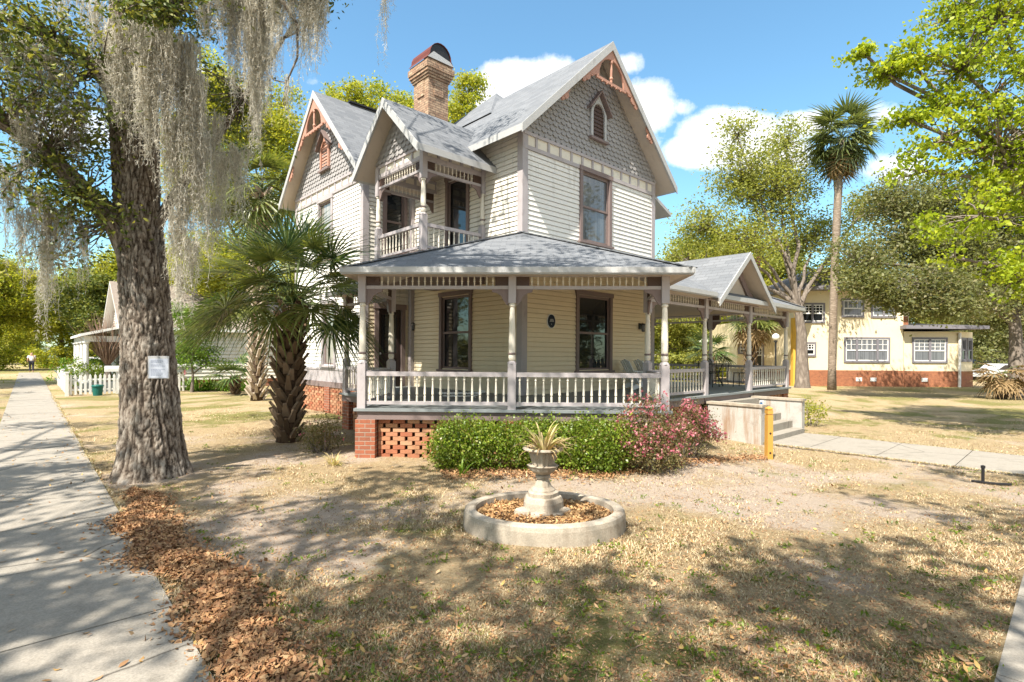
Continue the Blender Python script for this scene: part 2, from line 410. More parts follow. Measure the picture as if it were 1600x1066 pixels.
def frame(o, x, y):
    """matrix of a wall: x along it, y outwards, z up"""
    return Matrix(((x[0], y[0], 0, o[0]), (x[1], y[1], 0, o[1]), (0, 0, 1, 0), (0, 0, 0, 1)))
FA = frame((0, 0), (1, 0), (0, -1))
FB = frame((0, 0), (0, 1), (-1, 0))
FCS = frame((0, 4.85), (-1, 0), (0, -1))
FCE = frame((-1.62, 4.85), (0, 1), (-1, 0))

def siding(M_, x0, x1, z0, z1, mat, parent, holes=(), ex=0.118, name='siding_wall', clipf=None, lip=0.022):
    mb = MB(M_)
    n = max(1, round((z1 - z0) / ex)); e = (z1 - z0) / n
    for k in range(n):
        zb = z0 + k * e; zt = zb + e; zm = zb + e / 2; gp = zt - .014
        a, b = x0, x1
        if clipf:
            h = clipf(zm)
            if h is None: continue
            a, b = max(a, h[0]), min(b, h[1])
            if b - a < 0.02: continue
        segs = [(a, b)]
        for (hx0, hx1, hz0, hz1) in holes:
            if hz0 < zm < hz1:
                ns = []
                for (p, q) in segs:
                    if hx1 <= p or hx0 >= q: ns.append((p, q)); continue
                    if hx0 > p: ns.append((p, hx0))
                    if hx1 < q: ns.append((hx1, q))
                segs = ns
        for (p, q) in segs:
            mb.poly([(p, lip, zb), (q, lip, zb), (q, 0.004, gp), (p, 0.004, gp)]); mb.poly([(p, 0.004, gp), (q, 0.004, gp), (q, -.03, gp), (p, -.03, gp)]); mb.poly([(p, -.03, gp), (q, -.03, gp), (q, -.03, zt), (p, -.03, zt)])
            mb.poly([(p, -.03, zb), (q, -.03, zb), (q, lip, zb), (p, lip, zb)])
    return mb.build(name, mat, parent)

def clip_poly(poly, planes):
    """clip a list of (x,z) by half planes a*x+b*z<=c"""
    for (a, b, c) in planes:
        out = []
        for i in range(len(poly)):
            p, q = poly[i], poly[(i + 1) % len(poly)]
            dp = a * p[0] + b * p[1] - c; dq = a * q[0] + b * q[1] - c
            if dp <= 0: out.append(p)
            if (dp < 0 < dq) or (dq < 0 < dp):
                k = dp / (dp - dq); out.append((p[0] + (q[0] - p[0]) * k, p[1] + (q[1] - p[1]) * k))
        poly = out
        if len(poly) < 3: return []
    return poly

def scallops(M_, cx, hw, z0, zap, slope, parent, mat, seed=1, w=0.205, ex=0.135, holes=()):
    rng = random.Random(seed); mb = MB(M_)
    z = z0; r = 0
    planes = [(slope, 1, zap + slope * cx), (-slope, 1, zap - slope * cx), (0, -1, -z0)]
    while z < zap:
        x = cx - hw - w + (w / 2 if r % 2 else 0)
        while x < cx + hw + w:
            j = rng.uniform(-0.006, 0.006)
            pl = [(x - w / 2 + 0.003, z + ex * 1.75), (x - w / 2 + 0.003, z + 0.055), (x - w * 0.28, z + j), (x + w * 0.28, z + j), (x + w / 2 - 0.003, z + 0.055), (x + w / 2 - 0.003, z + ex * 1.75)]
            pl = clip_poly(pl, planes)
            if pl and not any(h[0] < x < h[1] and h[2] < z + ex / 2 < h[3] for h in holes):
                o = rng.uniform(0.0, 0.006)
                mb.poly([(p[0], 0.004 + o + max(0, (z + ex * 1.75 - p[1])) * 0.17, p[1]) for p in pl])
            x += w
        z += ex; r += 1
    return mb.build('gable_shingles', mat, parent)

def window(M_, x0, x1, z0, z1, parent, casing='mauve_dark', w=0.11, glass='glass', split=True, sill=True, proud=0.055, sash='mauve_dark', recess=-0.045):
    mb = MB(M_)
    mb.box(x0, x0 + w, 0, proud, z0, z1); mb.box(x1 - w, x1, 0, proud, z0, z1)
    mb.box(x0 - 0.03, x1 + 0.03, 0, proud + 0.015, z1, z1 + w * 1.05)
    # reveals
    mb.box(x0 + w - 0.02, x0 + w, recess - 0.02, -0.002, z0, z1); mb.box(x1 - w, x1 - w + 0.02, recess - 0.02, -0.002, z0, z1)
    mb.box(x0 + w, x1 - w, recess - 0.02, -0.002, z1 - 0.02, z1)
    o = mb.build('window', M[casing], parent)
    s = MB(M_); zm = (z0 + z1) / 2 if split else None
    a, b = x0 + w, x1 - w; t = 0.055
    yo, yi = recess + 0.004, recess + 0.036
    def rect(za, zb, dy):
        s.box(a, a + t, yi - dy - 0.02, yi - dy, za, zb); s.box(b - t, b, yi - dy - 0.02, yi - dy, za, zb)
        s.box(a + t, b - t, yi - dy - 0.021, yi - dy - 0.001, zb - t, zb); s.box(a + t, b - t, yi - dy - 0.021, yi - dy - 0.001, za, za + t)
    if split:
        rect(zm - 0.02, z1 - 0.02, 0.0); rect(z0 + 0.02, zm + 0.03, 0.012)
    else: rect(z0 + 0.02, z1 - 0.02, 0.0)
    s.build('sash', M[sash], o)
    g = MB(M_); g.box(a, b, recess - 0.02, recess, z0, z1); g.build('pane', M[glass], o)
    if sill:
        q = MB(M_); q.box(x0 - 0.05, x1 + 0.05, -0.03, proud + 0.05, z0 - 0.06, z0); q.build('sill', M[casing], o)
    return o

# ---- openings
hA_up = (2.10, 3.50, 4.95, 6.83); hA_lo = (1.98, 3.56, 1.45, 3.50)
hB_lo = (1.88, 3.34, 1.45, 3.50); hB_up = (2.02, 3.08, 4.36, 6.72)
hCS_lo = (0.25, 1.27, 0.92, 3.2); hCS_up = (0.2, 1.02, 4.9, 6.7)
hCE_up = (1.95, 3.08, 4.9, 6.75); hCE_lo = (1.7, 2.7, 1.5, 3.45)
ZT = 3.36
# lower walls stand under the porch roof, upper walls above it
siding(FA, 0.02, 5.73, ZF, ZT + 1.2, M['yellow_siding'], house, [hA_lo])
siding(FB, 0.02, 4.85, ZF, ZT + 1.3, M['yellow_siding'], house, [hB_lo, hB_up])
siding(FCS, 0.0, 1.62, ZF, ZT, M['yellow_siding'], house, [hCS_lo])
siding(FA, 0.02, 5.73, ZT + 1.2, 6.86, M['white_siding'], house, [hA_up])
siding(FB, 0.02, 4.85, ZT + 1.3, 7.42, M['cream'], house, [hB_up])
siding(FCS, 0.0, 1.62, ZT, 7.1, M['cream'], house, [hCS_up])
siding(FCE, 0.0, 4.95, 1.42, 6.86, M['white_siding'], house, [hCE_up, hCE_lo])
mb = MB(FCE); mb.box(0.0, 4.95, 0.0, 0.03, 0.98, 1.42)
mb.box(0.0, 4.95, 0.0, 0.05, 1.36, 1.42); mb.build('skirting_panel', M['mauve'], house)
FD = frame((5.73, 0), (0, 1), (1, 0)); siding(FD, 0, 9.8, ZF, 7.42, M['white_siding'], house)
FE = frame((-1.62, 9.8), (1, 0), (0, 1)); siding(FE, 0, 7.35, ZF, 7.3, M['white_siding'], house)
# side bay at the right
FBay = frame((5.74, 0.75), (1, 0), (0, -1)); siding(FBay, 0.0, 0.85, 4.7, 6.6, M['white_siding'], house)
FBay2 = frame((6.59, 0.75), (0, 1), (1, 0)); siding(FBay2, 0, 4.0, 4.7, 6.6, M['white_siding'], house)
mb = MB(); mb.prism([(5.75, 0.25, 7.25), (5.75, 5.2, 7.25), (7.2, 5.2, 6.66), (7.2, 0.25, 6.66)], (0, 0, -0.12), 0, 1)
mb.build('roof', [M['shingle'], M['grey_fascia']], house)

# interior floors keep daylight out of the walls
mb = MB(); mb.box(0.05, 5.68, 0.1, 9.7, 4.2, 4.3); mb.box(-1.5, 0.05, 4.95, 9.7, 4.2, 4.3)
mb.box(0.05, 5.68, 0.1, 9.7, 7.2, 7.25); mb.box(-1.5, 0.05, 4.95, 9.7, 7.2, 7.25)
mb.build('inner_floor', M['black_door'], house)

# ---- corner boards
mb = MB()
def cboard(t0, s0, dt, ds, z0, z1, w=0.15, e=0.034):
    mb.box(min(t0 - dt * e, t0 + dt * w), max(t0 - dt * e, t0 + dt * w), min(s0 - ds * e, s0 + ds * w), max(s0 - ds * e, s0 + ds * w), z0, z1)
for a in ((0, 0, 1, 1, ZF, 7.38), (5.73, 0, -1, 1, ZF, 7.2), (-1.62, 4.85, 1, 1, 0.98, 7.1), (-1.62, 9.8, 1, -1, 0.98, 7.1), (0.02, 4.83, -1, -1, ZF, 7.2)):
    mb = MB(); cboard(*a); mb.build('corner_board', M['mauve'], house)

# ---- friezes of cream panels under the gables
def frieze(M_, x0, x1, z0, z1, n, parent, proud=0.045, rail=0.075, panel='spindle_cream'):
    m1 = MB(M_)
    m1.box(x0, x1, 0.005, proud, z0, z0 + rail * 1.25); m1.box(x0, x1, 0.005, proud + 0.01, z1 - rail, z1)
    for i in range(n + 1):
        x = x0 + (x1 - x0) * i / n
        m1.box(max(x0, x - 0.035), min(x1, x + 0.035), 0.006, proud - 0.006, z0 + rail * 1.25, z1 - rail)
    o = m1.build('frieze', M['mauve'], parent)
    m2 = MB(M_); m2.box(x0, x1, 0.0, 0.012, z0, z1); m2.build('frieze_panel', M[panel], o)
    return o
frieze(FA, 0.0, 5.73, 6.85, 7.27, 13, house)
frieze(FCE, 0.0, 4.95, 6.85, 7.25, 11, house)

# ---- windows and doors
window(FA, *hA_up, house, glass='glass_curtain')
window(FA, *hA_lo, house)
window(FB, *hB_lo, house)
window(FB, *hB_up, house, glass='glass', split=False)
window(FCS, *hCS_up, house)
window(FCE, *hCE_up, house, glass='glass_blind', casing='mauve')
window(FCE, *hCE_lo, house, glass='glass_blind', casing='mauve')
d = MB(FCS); d.box(hCS_lo[0], hCS_lo[0] + .13, 0, .06, ZF, 3.2); d.box(hCS_lo[1] - .13, hCS_lo[1], 0, .06, ZF, 3.2); d.box(hCS_lo[0] - .03, hCS_lo[1] + .03, 0, .075, 3.2, 3.36)
door = d.build('door', M['mauve_dark'], house)
d = MB(FCS); a, b = hCS_lo[0] + .13, hCS_lo[1] - .13
d.box(a, a + .12, -.05, -.01, ZF, 3.2); d.box(b - .12, b, -.05, -.01, ZF, 3.2)
for z0, z1 in ((ZF, 1.15), (1.75, 1.9), (3.05, 3.2)): d.box(a + .12, b - .12, -.05, -.011, z0, z1)
d.box(a + .12, b - .12, -.045, -.03, 1.15, 1.75); d.build('leaf', M['black_door'], door)
d = MB(FCS); d.box(a + .12, b - .12, -.045, -.035, 1.9, 3.05); d.build('pane', M['glass'], door)
d = MB(FCS); d.lathe([(0.0, 0), (.03, .0), (.035, .03), (.02, .06), (0.0, .062)], 10, (b - .06, .02, 1.86)); d.build('handle', M['steel'], door)

# gothic attic vents
def gothic(M_, cx, z0, z1, w, parent, frm, body):
    h = z1 - z0
    mb = MB(M_); e = 0.09
    def arch(r):  # pointed outline from bottom left over the top to bottom right
        p = [(cx - r, z0)]
        zs = z0 + h * 0.62
        for k in range(8): a = k / 7; p.append((cx - r * math.cos(a * math.pi / 2), zs + (z1 - zs - (w / 2 - r) * 1.0) * math.sin(a * math.pi / 2)))
        for k in range(6, -1, -1): a = k / 7; p.append((cx + r * math.cos(a * math.pi / 2), zs + (z1 - zs - (w / 2 - r) * 1.0) * math.sin(a * math.pi / 2)))
        p.append((cx + r, z0)); return p
    inner = arch(w / 2 - e)
    outer = [(cx - w / 2, z0)] + [(cx - w / 2, z0 + h * 0.7)] * 4 + [(cx - w / 4, z0 + h * 0.9)] * 3 + [(cx, z1 + 0.12)] * 2 + [(cx + w / 4, z0 + h * 0.9)] * 2 + [(cx + w / 2, z0 + h * 0.7)] * 4 + [(cx + w / 2, z0)]
    n = min(len(inner), len(outer))
    outer = outer[:n - 1] + [(cx + w / 2, z0)]
    for k in range(n - 1):
        mb.poly([(inner[k][0], .09, inner[k][1]), (inner[k + 1][0], .09, inner[k + 1][1]), (outer[k + 1][0], .09, outer[k + 1][1]), (outer[k][0], .09, outer[k][1])])
        mb.poly([(inner[k][0], .02, inner[k][1]), (inner[k + 1][0], .02, inner[k + 1][1]), (inner[k + 1][0], .09, inner[k + 1][1]), (inner[k][0], .09, inner[k][1])])
        mb.poly([(outer[k][0], .0, outer[k][1]), (outer[k + 1][0], .0, outer[k + 1][1]), (outer[k + 1][0], .09, outer[k + 1][1]), (outer[k][0], .09, outer[k][1])])
    o = mb.build('attic_vent', frm, parent)
    b = MB(M_); zt = z1 - 0.05
    for k in range(9):
        z = z0 + 0.02 + k * (zt - z0) / 9.5
        hw = w / 2 - e + 0.01 if z < z0 + h * 0.62 else (w / 2 - e) * math.cos(math.asin(min(1, (z - z0 - h * .62) / (h * .38))))
        b.poly([(cx - hw, .055, z), (cx + hw, .055, z), (cx + hw, .03, z + (zt - z0) / 9.0), (cx - hw, .03, z + (zt - z0) / 9.0)])
    b.build('louvre', body, o)
    c = MB(M_)
    for sgn in (-1, 1):
        c.prism([(cx + sgn * (w / 2 + .13), 0, z0 + h * .66), (cx, 0, z1 + .2), (cx, 0, z1 + .26), (cx + sgn * (w / 2 + .13), 0, z0 + h * .72)], (0, .2, 0))
    c.build('hood', M['mauve_dark'], o)
    s = MB(M_); s.box(cx - w / 2 - .05, cx + w / 2 + .05, 0, .14, z0 - .06, z0); s.build('sill', M['mauve_dark'], o)
    return o

# MB.prism adds the vector after the transform, so give it the transformed vector
def tprism(mb, pts, vec, m=0, ms=None):
    if mb.M is not None:
        Mx = mb.M; P_ = [Mx @ Vector(p) for p in pts]; V_ = Mx.to_3x3() @ Vector(vec)
        mb.M = None; mb.prism(P_, V_, m, ms); mb.M = Mx
    else: mb.prism(pts, vec, m, ms)
_old_prism = MB.prism
def _prism(self, pts, vec, m=0, ms=None):
    if self.M is None: return _old_prism(self, pts, vec, m, ms)
    return tprism(self, pts, vec, m, ms)
MB.prism = _prism

vA = (2.835 - .37, 2.835 + .37, 7.8, 8.75)
gothic(FA, 2.835, 7.82, 8.88, 0.68, house, M['grey_fascia'], M['brown_block'])
gothic(FCE, 2.48, 7.75, 8.72, 0.66, house, M['terracotta'], M['terracotta'])

# ---- gable shingles
def gable_back(M_, x0, x1, z0, cx, zap, mat, y=0.0):
    mb = MB(M_); mb.poly([(x0, y, z0), (x1, y, z0), (cx, y, zap)]); return mb.build('gable_wall', mat, house)
SA, SC_ = 0.948, 1.04
ZA, ZC, ZB = 10.34, 10.12, 8.13
scallops(FA, 2.865, 2.87, 7.27, ZA - .17, SA, house, M['gable_grey'], 1, holes=[vA])
scallops(FCE, 2.48, 2.6, 7.25, ZC - .17, SC_, house, M['gable_grey'], 2)
gable_back(FA, 0, 5.73, 7.2, 2.865, 9.95, M['gable_grey'], 0.002); gable_back(FCE, 0, 4.95, 7.2, 2.48, 9.75, M['gable_grey'], 0.002)

# ---- roofs: each slope is a slab, its edge the fascia
def gable_roof(axis, c, half, ztop, slope, a0, a1, th=0.16, name='roof', parent=house):
    """axis 's': ridge along y at x=c from y=a0..a1;  axis 't': ridge along x at y=c"""
    ze = ztop - slope * half
    for sgn in (-1, 1):
        if axis == 's': pts = [(c, a0, ztop), (c, a1, ztop), (c + sgn * half, a1, ze), (c + sgn * half, a0, ze)]
        else: pts = [(a0, c, ztop), (a1, c, ztop), (a1, c + sgn * half, ze), (a0, c + sgn * half, ze)]
        mb = MB(); mb.prism(pts, (0, 0, -th), 0, 1)
        o = mb.build(name, [M['shingle'], M['grey_fascia']], parent)
        # boarded soffit under the overhang, set a hair below the slab
        m2 = MB()
        def dz(p, k): return (p[0], p[1], p[2] - k)
        if axis == 's': q = [(c, a0 + .05, ztop), (c, a1 - .05, ztop), (c + sgn * (half - .05), a1 - .05, ztop - slope * (half - .05)), (c + sgn * (half - .05), a0 + .05, ztop - slope * (half - .05))]
        else: q = [(a0 + .05, c, ztop), (a1 - .05, c, ztop), (a1 - .05, c + sgn * (half - .05), ztop - slope * (half - .05)), (a0 + .05, c + sgn * (half - .05), ztop - slope * (half - .05))]
        m2.poly([dz(p, th + .004) for p in q]); m2.build('soffit', M['soffit'], o)
        # drip edge boards on the rakes
        m3 = MB()
        for _ in (0,):
            if axis == 's': m3.prism([(c, a0 - .025, ztop + .01), (c + sgn * (half + .02), a0 - .025, ze - slope * .02 + .01), (c + sgn * (half + .02), a0 - .025, ze - .22), (c, a0 - .025, ztop - .23)], (0, .022, 0))
            else: m3.prism([(a0 - .025, c, ztop + .01), (a0 - .025, c + sgn * (half + .02), ze - slope * .02 + .01), (a0 - .025, c + sgn * (half + .02), ze - .22), (a0 - .025, c, ztop - .23)], (.022, 0, 0))
        m3.build('bargeboard', M['grey_fascia'], o)
gable_roof('s', 2.865, 3.365, ZA, SA, -0.5, 10.2)
gable_roof('t', 7.33, 2.86, ZC, SC_, -2.07, 6.2)
gable_roof('t', 2.49, 1.55, ZB, 0.98, -2.35, 0.75)
mb = MB(); pk = (3.53, 5.0, 11.12)
for a, b in (((1.6, 3.07), (5.46, 3.07)), ((5.46, 3.07), (5.46, 6.93)), ((5.46, 6.93), (1.6, 6.93)), ((1.6, 6.93), (1.6, 3.07))):
    mb.poly([(a[0], a[1], 9.2), (b[0], b[1], 9.2), pk])
mb.build('roof', M['shingle'], house)
mb = MB(); mb.beam((-0.9, 7.33, ZC + .03), (0.9, 7.33, ZC + .03), .22, .05); mb.build('ridge_vent', M['black'], house)

# ---- terracotta gable ornaments
def ornament(M_, cx, zap, slope, parent, y0=0.44):
    mb = MB(M_); zt = zap - .22; L = 1.02; zc = zt - slope * L * 0.93; r = .56; N = 10
    inn = [(cx + r * math.cos(math.pi * k / N), zc + .02 + r * 1.08 * math.sin(math.pi * k / N)) for k in range(N + 1)]
    out = []
    for k in range(N + 1):
        f = 1 - abs(k / (N / 2) - 1); x = (1 - f) * L * (1 if k < N / 2 else -1)
        out.append((cx + x, zt - slope * abs(x)))
    for k in range(N):
        mb.prism([(inn[k][0], y0, inn[k][1]), (inn[k + 1][0], y0, inn[k + 1][1]), (out[k + 1][0], y0, out[k + 1][1]), (out[k][0], y0, out[k][1])], (0, .05, 0))
    mb.box(cx - r - .1, cx + r + .1, y0 + .003, y0 + .047, zc - .05, zc + .02)
    for k in range(5):
        x = cx - r + .15 + k * (2 * r - .3) / 4; mb.lathe([(0, -.04), (.035, -.02), (.035, .01), (0, .03)], 8, (x, y0 + .025, zc - .06))
    def disc(x, z, rr):
        mb.prism([(x + rr * math.cos(a * math.pi / 6), y0 + .004, z + rr * math.sin(a * math.pi / 6)) for a in range(12)], (0, .042, 0))
    o = mb.build('gable_ornament', M['terracotta'], parent)
    for sg in (-1, 1):
        mb = MB(M_)
        for x, rr in ((.84, .13), (1.02, .12), (1.16, .08)):
            disc(cx + sg * x, zt - slope * x - .06, rr)
        mb.prism([(cx + sg * .55, y0 + .006, zt - slope * .6 - .1), (cx + sg * 1.2, y0 + .006, zt - slope * 1.2 - .02), (cx + sg * 1.2, y0 + .006, zt - slope * 1.2 + .06), (cx + sg * .55, y0 + .006, zt - slope * .6 + .06)], (0, .036, 0))
        mb.build('scroll', M['terracotta'], o); mb = MB(M_)
        for x, rr in ((1.85, .10), (1.97, .06)): disc(cx + sg * x, zt - slope * x - .06, rr)
        mb.prism([(cx + sg * 1.7, y0 + .006, zt - slope * 1.7 - .08), (cx + sg * 2.05, y0 + .006, zt - slope * 2.05 - .0), (cx + sg * 2.05, y0 + .006, zt - slope * 2.05 + .05), (cx + sg * 1.7, y0 + .006, zt - slope * 1.7 + .05)], (0, .036, 0)); mb.build('scroll', M['terracotta'], o)
    s = MB(M_); hz = r * 1.08
    s.lathe([(.035, 0), (.035, .06), (.055, .1), (.03, .16), (.04, hz * .55), (.028, hz * .8), (.05, hz * .88), (.03, hz + .02)], 10, (cx, y0 + .02, zc + .02))
    s.build('spindle', M['terracotta'], o)
ornament(FA, 2.865, ZA, SA, house)
ornament(FCE, 2.48, ZC, SC_, house, 0.39)

# ---- chimney
ct, cs, cw, cl = 1.0, 5.5, 0.80, 0.87
mb = MB(); mb.box(ct, ct + cw, cs, cs + cl, 7.4, 11.0)
for k, (z0, z1, e) in enumerate(((11.0, 11.08, .04), (11.08, 11.16, .08), (11.16, 11.26, .12), (11.26, 11.46, .15), (11.46, 11.56, .10))):
    mb.box(ct - e, ct + cw + e, cs - e, cs + cl + e, z0, z1)
for (a, b) in ((.14, .40), ):
    mb.box(ct + .22, ct + cw - .22, cs - .03, cs, 10.45, 10.95); mb.box(ct - .03, ct, cs + .24, cs + cl - .24, 10.45, 10.95)
ch = mb.build('chimney', M['brick_buff'], house)
mb = MB(); e = .13; N = 10
prof = [(ct - e, 11.56)] + [(ct + cw / 2 - (cw / 2 + e - .1) * math.cos(math.pi * k / N), 11.70 + .46 * math.sin(math.pi * k / N)) for k in range(N + 1)] + [(ct + cw + e, 11.56)]
for k in range(len(prof) - 1):
    a, b = prof[k], prof[k + 1]
    mb.prism([(a[0], cs - e, a[1]), (b[0], cs - e, b[1]), (b[0], cs + cl + e, b[1]), (a[0], cs + cl + e, a[1])], (0, 0, .012))
mb.build('cap', M['copper'], ch)
mb = MB(); mb.poly([(p[0] * .97 + .03 * (ct + cw / 2), cs - e + .04, p[1] - .015) for p in prof]); mb.build('cap_mouth', M['black'], ch)
mb = MB(); mb.prism([(ct - e, cs - e - .02, 11.56), (ct + cw + e, cs - e - .02, 11.56), (ct + cw + e - .16, cs - e - .02, 11.68), (ct + .10, cs - e - .02, 11.80)], (0, .02, 0)); mb.build('cap_flashing', M['steel'], ch)

# ================================================================== PORCH
POST = [P(-2.843, -3.206), P(-.123, -3.206), P(2.6, -3.206), (-2.8, 1.26), (1.14, -2.75), (-2.8, 3.42), (3.7, -2.75), (6.3, -2.75), (9.05, -2.75), (9.05, -.25), (9.05, 2.3)]
ROT = [math.pi / 4] * 3 + [0] * 8
def post_mesh(name, zb, zs, zr, zc, zt, w=.145):
    """square base to zs with a domed top, ring and ball, tapered shaft from zr to zc, square block to zt"""
    mb = MB(); h = w / 2
    mb.box(-h, h, -h, h, zb, zs, 0)
    mb.lathe([(h * 1.2, 0), (h * 1.05, .03), (h * .62, .055)], 8, (0, 0, zs), 0)
    mb.lathe([(.045, .05), (.06, .075), (.066, .11), (.062, .15), (.05, .165)], 14, (0, 0, zs), 1)
    mb.lathe([(.066, .165), (.07, .18), (.066, .2)], 14, (0, 0, zs), 2)
    L = zc - zr
    mb.lathe([(.058, 0), (.062, L * .15), (.06, L * .4), (.046, L * .86), (.042, L * .93), (.06, L * .94), (.06, L * .965), (.05, L)], 14, (0, 0, zr), 1)
    mb.box(-h * .93, h * .93, -h * .93, h * .93, zc, zt, 0)
    o = mb.build(name, [M['mauve'], M['spindle_cream'], M['mauve_dark']], house)
    return o
p0 = post_mesh('porch_post', ZF, 1.72, 1.92, 2.81, 3.33)
for i, (xy, r) in enumerate(zip(POST, ROT)):
    o = p0 if i == 0 else clone(p0, house)
    o.location = (xy[0], xy[1], 0); o.rotation_euler = (0, 0, r)

def lathe_obj(name, prof, n, mat):
    mb = MB(); mb.lathe(prof, n); o = mb.build(name, mat, None, smooth=False); return o.data, o
balB, balO = lathe_obj('baluster', [(.02, 0), (.02, .1), (.012, .115), (.024, .14), (.021, .2), (.014, .36), (.012, .41), (.022, .425), (.02, .44), (.02, .5)], 8, M['spindle_cream'])
spiB, spiO = lathe_obj('spindle', [(.011, 0), (.011, .05), (.018, .06), (.008, .075), (.024, .1), (.008, .125), (.018, .14), (.011, .15), (.011, .2)], 8, M['spindle_cream'])
bpy.data.objects.remove(balO); bpy.data.objects.remove(spiO)
REST = {'baluster': MB(), 'spindle': MB()}
def place(kind, me, parent, loc, sx, merged):
    if merged:
        mb = REST[kind]; i0 = len(mb.v)
        for v in me.vertices: mb.v.append((v.co.x * sx + loc[0], v.co.y * sx + loc[1], v.co.z * sx + loc[2]) if kind == 'spindle' else (v.co.x + loc[0], v.co.y + loc[1], v.co.z * sx + loc[2]))
        for p in me.polygons: mb.f.append(tuple(i0 + k for k in p.vertices)); mb.m.append(0)
    else:
        o = bpy.data.objects.new(kind, me); link(o, parent); o.location = loc; o.scale = (1, 1, sx)
def railing(a, b, zf, merged=False, top=.665, parent=house):
    a = Vector((a[0], a[1], 0)); b = Vector((b[0], b[1], 0)); d = (b - a); L = d.length; d.normalize()
    a2 = a + d * .07; b2 = b - d * .07
    mb = MB(); z = Vector((0, 0, 1))
    mb.beam(a2 + z * (zf + top - .04), b2 + z * (zf + top - .04), .085, .08); mb.beam(a2 + z * (zf + .1), b2 + z * (zf + .1), .06, .06)
    o = mb.build('porch_railing', M['mauve'], parent)
    n = max(2, round((L - .2) / .143)); z0 = zf + .13; hh = top - .08 - .13
    for k in range(n):
        p = a + d * (L * (k + .5) / n if n > 2 else L / 2)
        p = a2 + d * ((L - .14) * (k + .5) / n)
        place('baluster', balB, o, (p.x, p.y, z0), hh / .5, merged)
    return o
def spandrel(a, b, zlo=3.06, zhi=3.33, merged=False, blocks=True, parent=house, brackets=True, spacing=.112):
    a = Vector((a[0], a[1], 0)); b = Vector((b[0], b[1], 0)); d = (b - a); L = d.length; d.normalize(); z = Vector((0, 0, 1))
    a2 = a + d * .07; b2 = b - d * .07
    mb = MB(); mb.beam(a2 + z * (zlo + .03), b2 + z * (zlo + .03), .07, .06); mb.beam(a2 + z * (zhi - .02), b2 + z * (zhi - .02), .07, .05)
    o = mb.build('spandrel', M['mauve'], parent)
    bw = .24
    if blocks:
        for e, sg in ((a2, 1), (b2, -1)):
            m2 = MB(); p = e + d * sg * bw / 2
            m2.beam(e + z * ((zlo + .06 + zhi - .045) / 2), e + d * sg * bw + z * ((zlo + .06 + zhi - .045) / 2), .04, zhi - zlo - .105)
            c = p + z * ((zlo + .06 + zhi - .045) / 2); nrm = Vector((d.y, -d.x, 0))
            hb = (zhi - zlo - .12) / 2
            for s1 in (-1, 1):
                for nn in (-1, 1): m2.beam(c + nrm * nn * .022 - d * .1 - z * hb * s1, c + nrm * nn * .022 + d * .1 + z * hb * s1, .012, .01)
            bo = m2.build('corner_block', M['brown_block'], o)
    x0 = .07 + (bw if blocks else 0) + .04; x1 = L - x0; n = max(1, int((x1 - x0) / spacing)); h = zhi - zlo - .105
    for k in range(n + 1):
        p = a + d * (x0 + (x1 - x0) * k / n); place('spindle', spiB, o, (p.x, p.y, zlo + .06), h / .2, merged)
    if brackets:
        for e, sg in ((a2, 1), (b2, -1)):
            m4 = MB()
            pts = [(0, 0), (.30, 0), (.29, -.05), (.2, -.07), (.13, -.12), (.09, -.2), (.04, -.27), (0, -.29)]
            q = [e + d * sg * u + z * (zlo + w) for u, w in pts]; nrm = Vector((d.y, -d.x, 0)) * .04
            m4.prism([p - nrm / 2 for p in q], nrm); m4.build('bracket', M['mauve_dark'], o)
    return o
E = POST
railing(E[0], E[1], ZF); railing(E[1], E[2], ZF); railing(E[4], E[6], ZF); railing(E[7], E[8], ZF)
railing(E[0], E[3], ZF, True); railing(E[2], E[4], ZF, True); railing(E[3], E[5], ZF, True)
railing(E[8], E[9], ZF, True); railing(E[9], E[10], ZF, True)
spandrel(E[0], E[1]); spandrel(E[1], E[2]); spandrel(E[4], E[6]); spandrel(E[6], E[7]); spandrel(E[7], E[8])
for a, b in ((0, 3), (2, 4), (3, 5), (8, 9), (9, 10)): spandrel(E[a], E[b], merged=True)

# floor, skirt board, ceiling
FL = [P(-2.97, -3.31), P(2.72, -3.31), (1.25, -2.88), (9.18, -2.88), (9.18, 4.0), (5.735, 4.0), (5.735, -.005), (-.005, -.005), (-.005, 4.845), (-1.615, 4.845), (-1.615, 3.55), (-2.93, 3.55), (-2.93, 1.2)]
mb = MB(); mb.prism([(p[0], p[1], ZF) for p in FL], (0, 0, -.05)); mb.build('porch_floor', M['floor_grey'], house)
IN = [P(-2.9, -3.24), P(2.66, -3.24), (1.22, -2.8), (9.1, -2.8)]
mb = MB()
edges = [(IN[0], IN[1]), (IN[1], IN[2]), (IN[2], (3.55, -2.8)), ((6.45, -2.8), IN[3]), (IN[0], (-2.86, 1.2)), ((-2.86, 1.2), (-2.86, 3.5)), ((-2.86, 3.5), (-1.64, 3.5)), (IN[3], (9.1, 4.0)), ((3.58, -2.8), (6.42, -2.8))]
for a, b in edges: mb = MB(); mb.beam((a[0], a[1], .775), (b[0], b[1], .775), .05, .15); mb.build('skirt_board', M['mauve_dark'], house)
mb = MB(); mb.beam((-1.65, 4.86, .9), (-1.65, 9.8, .9), .05, .17); mb.build('skirt_board', M['mauve_dark'], house)

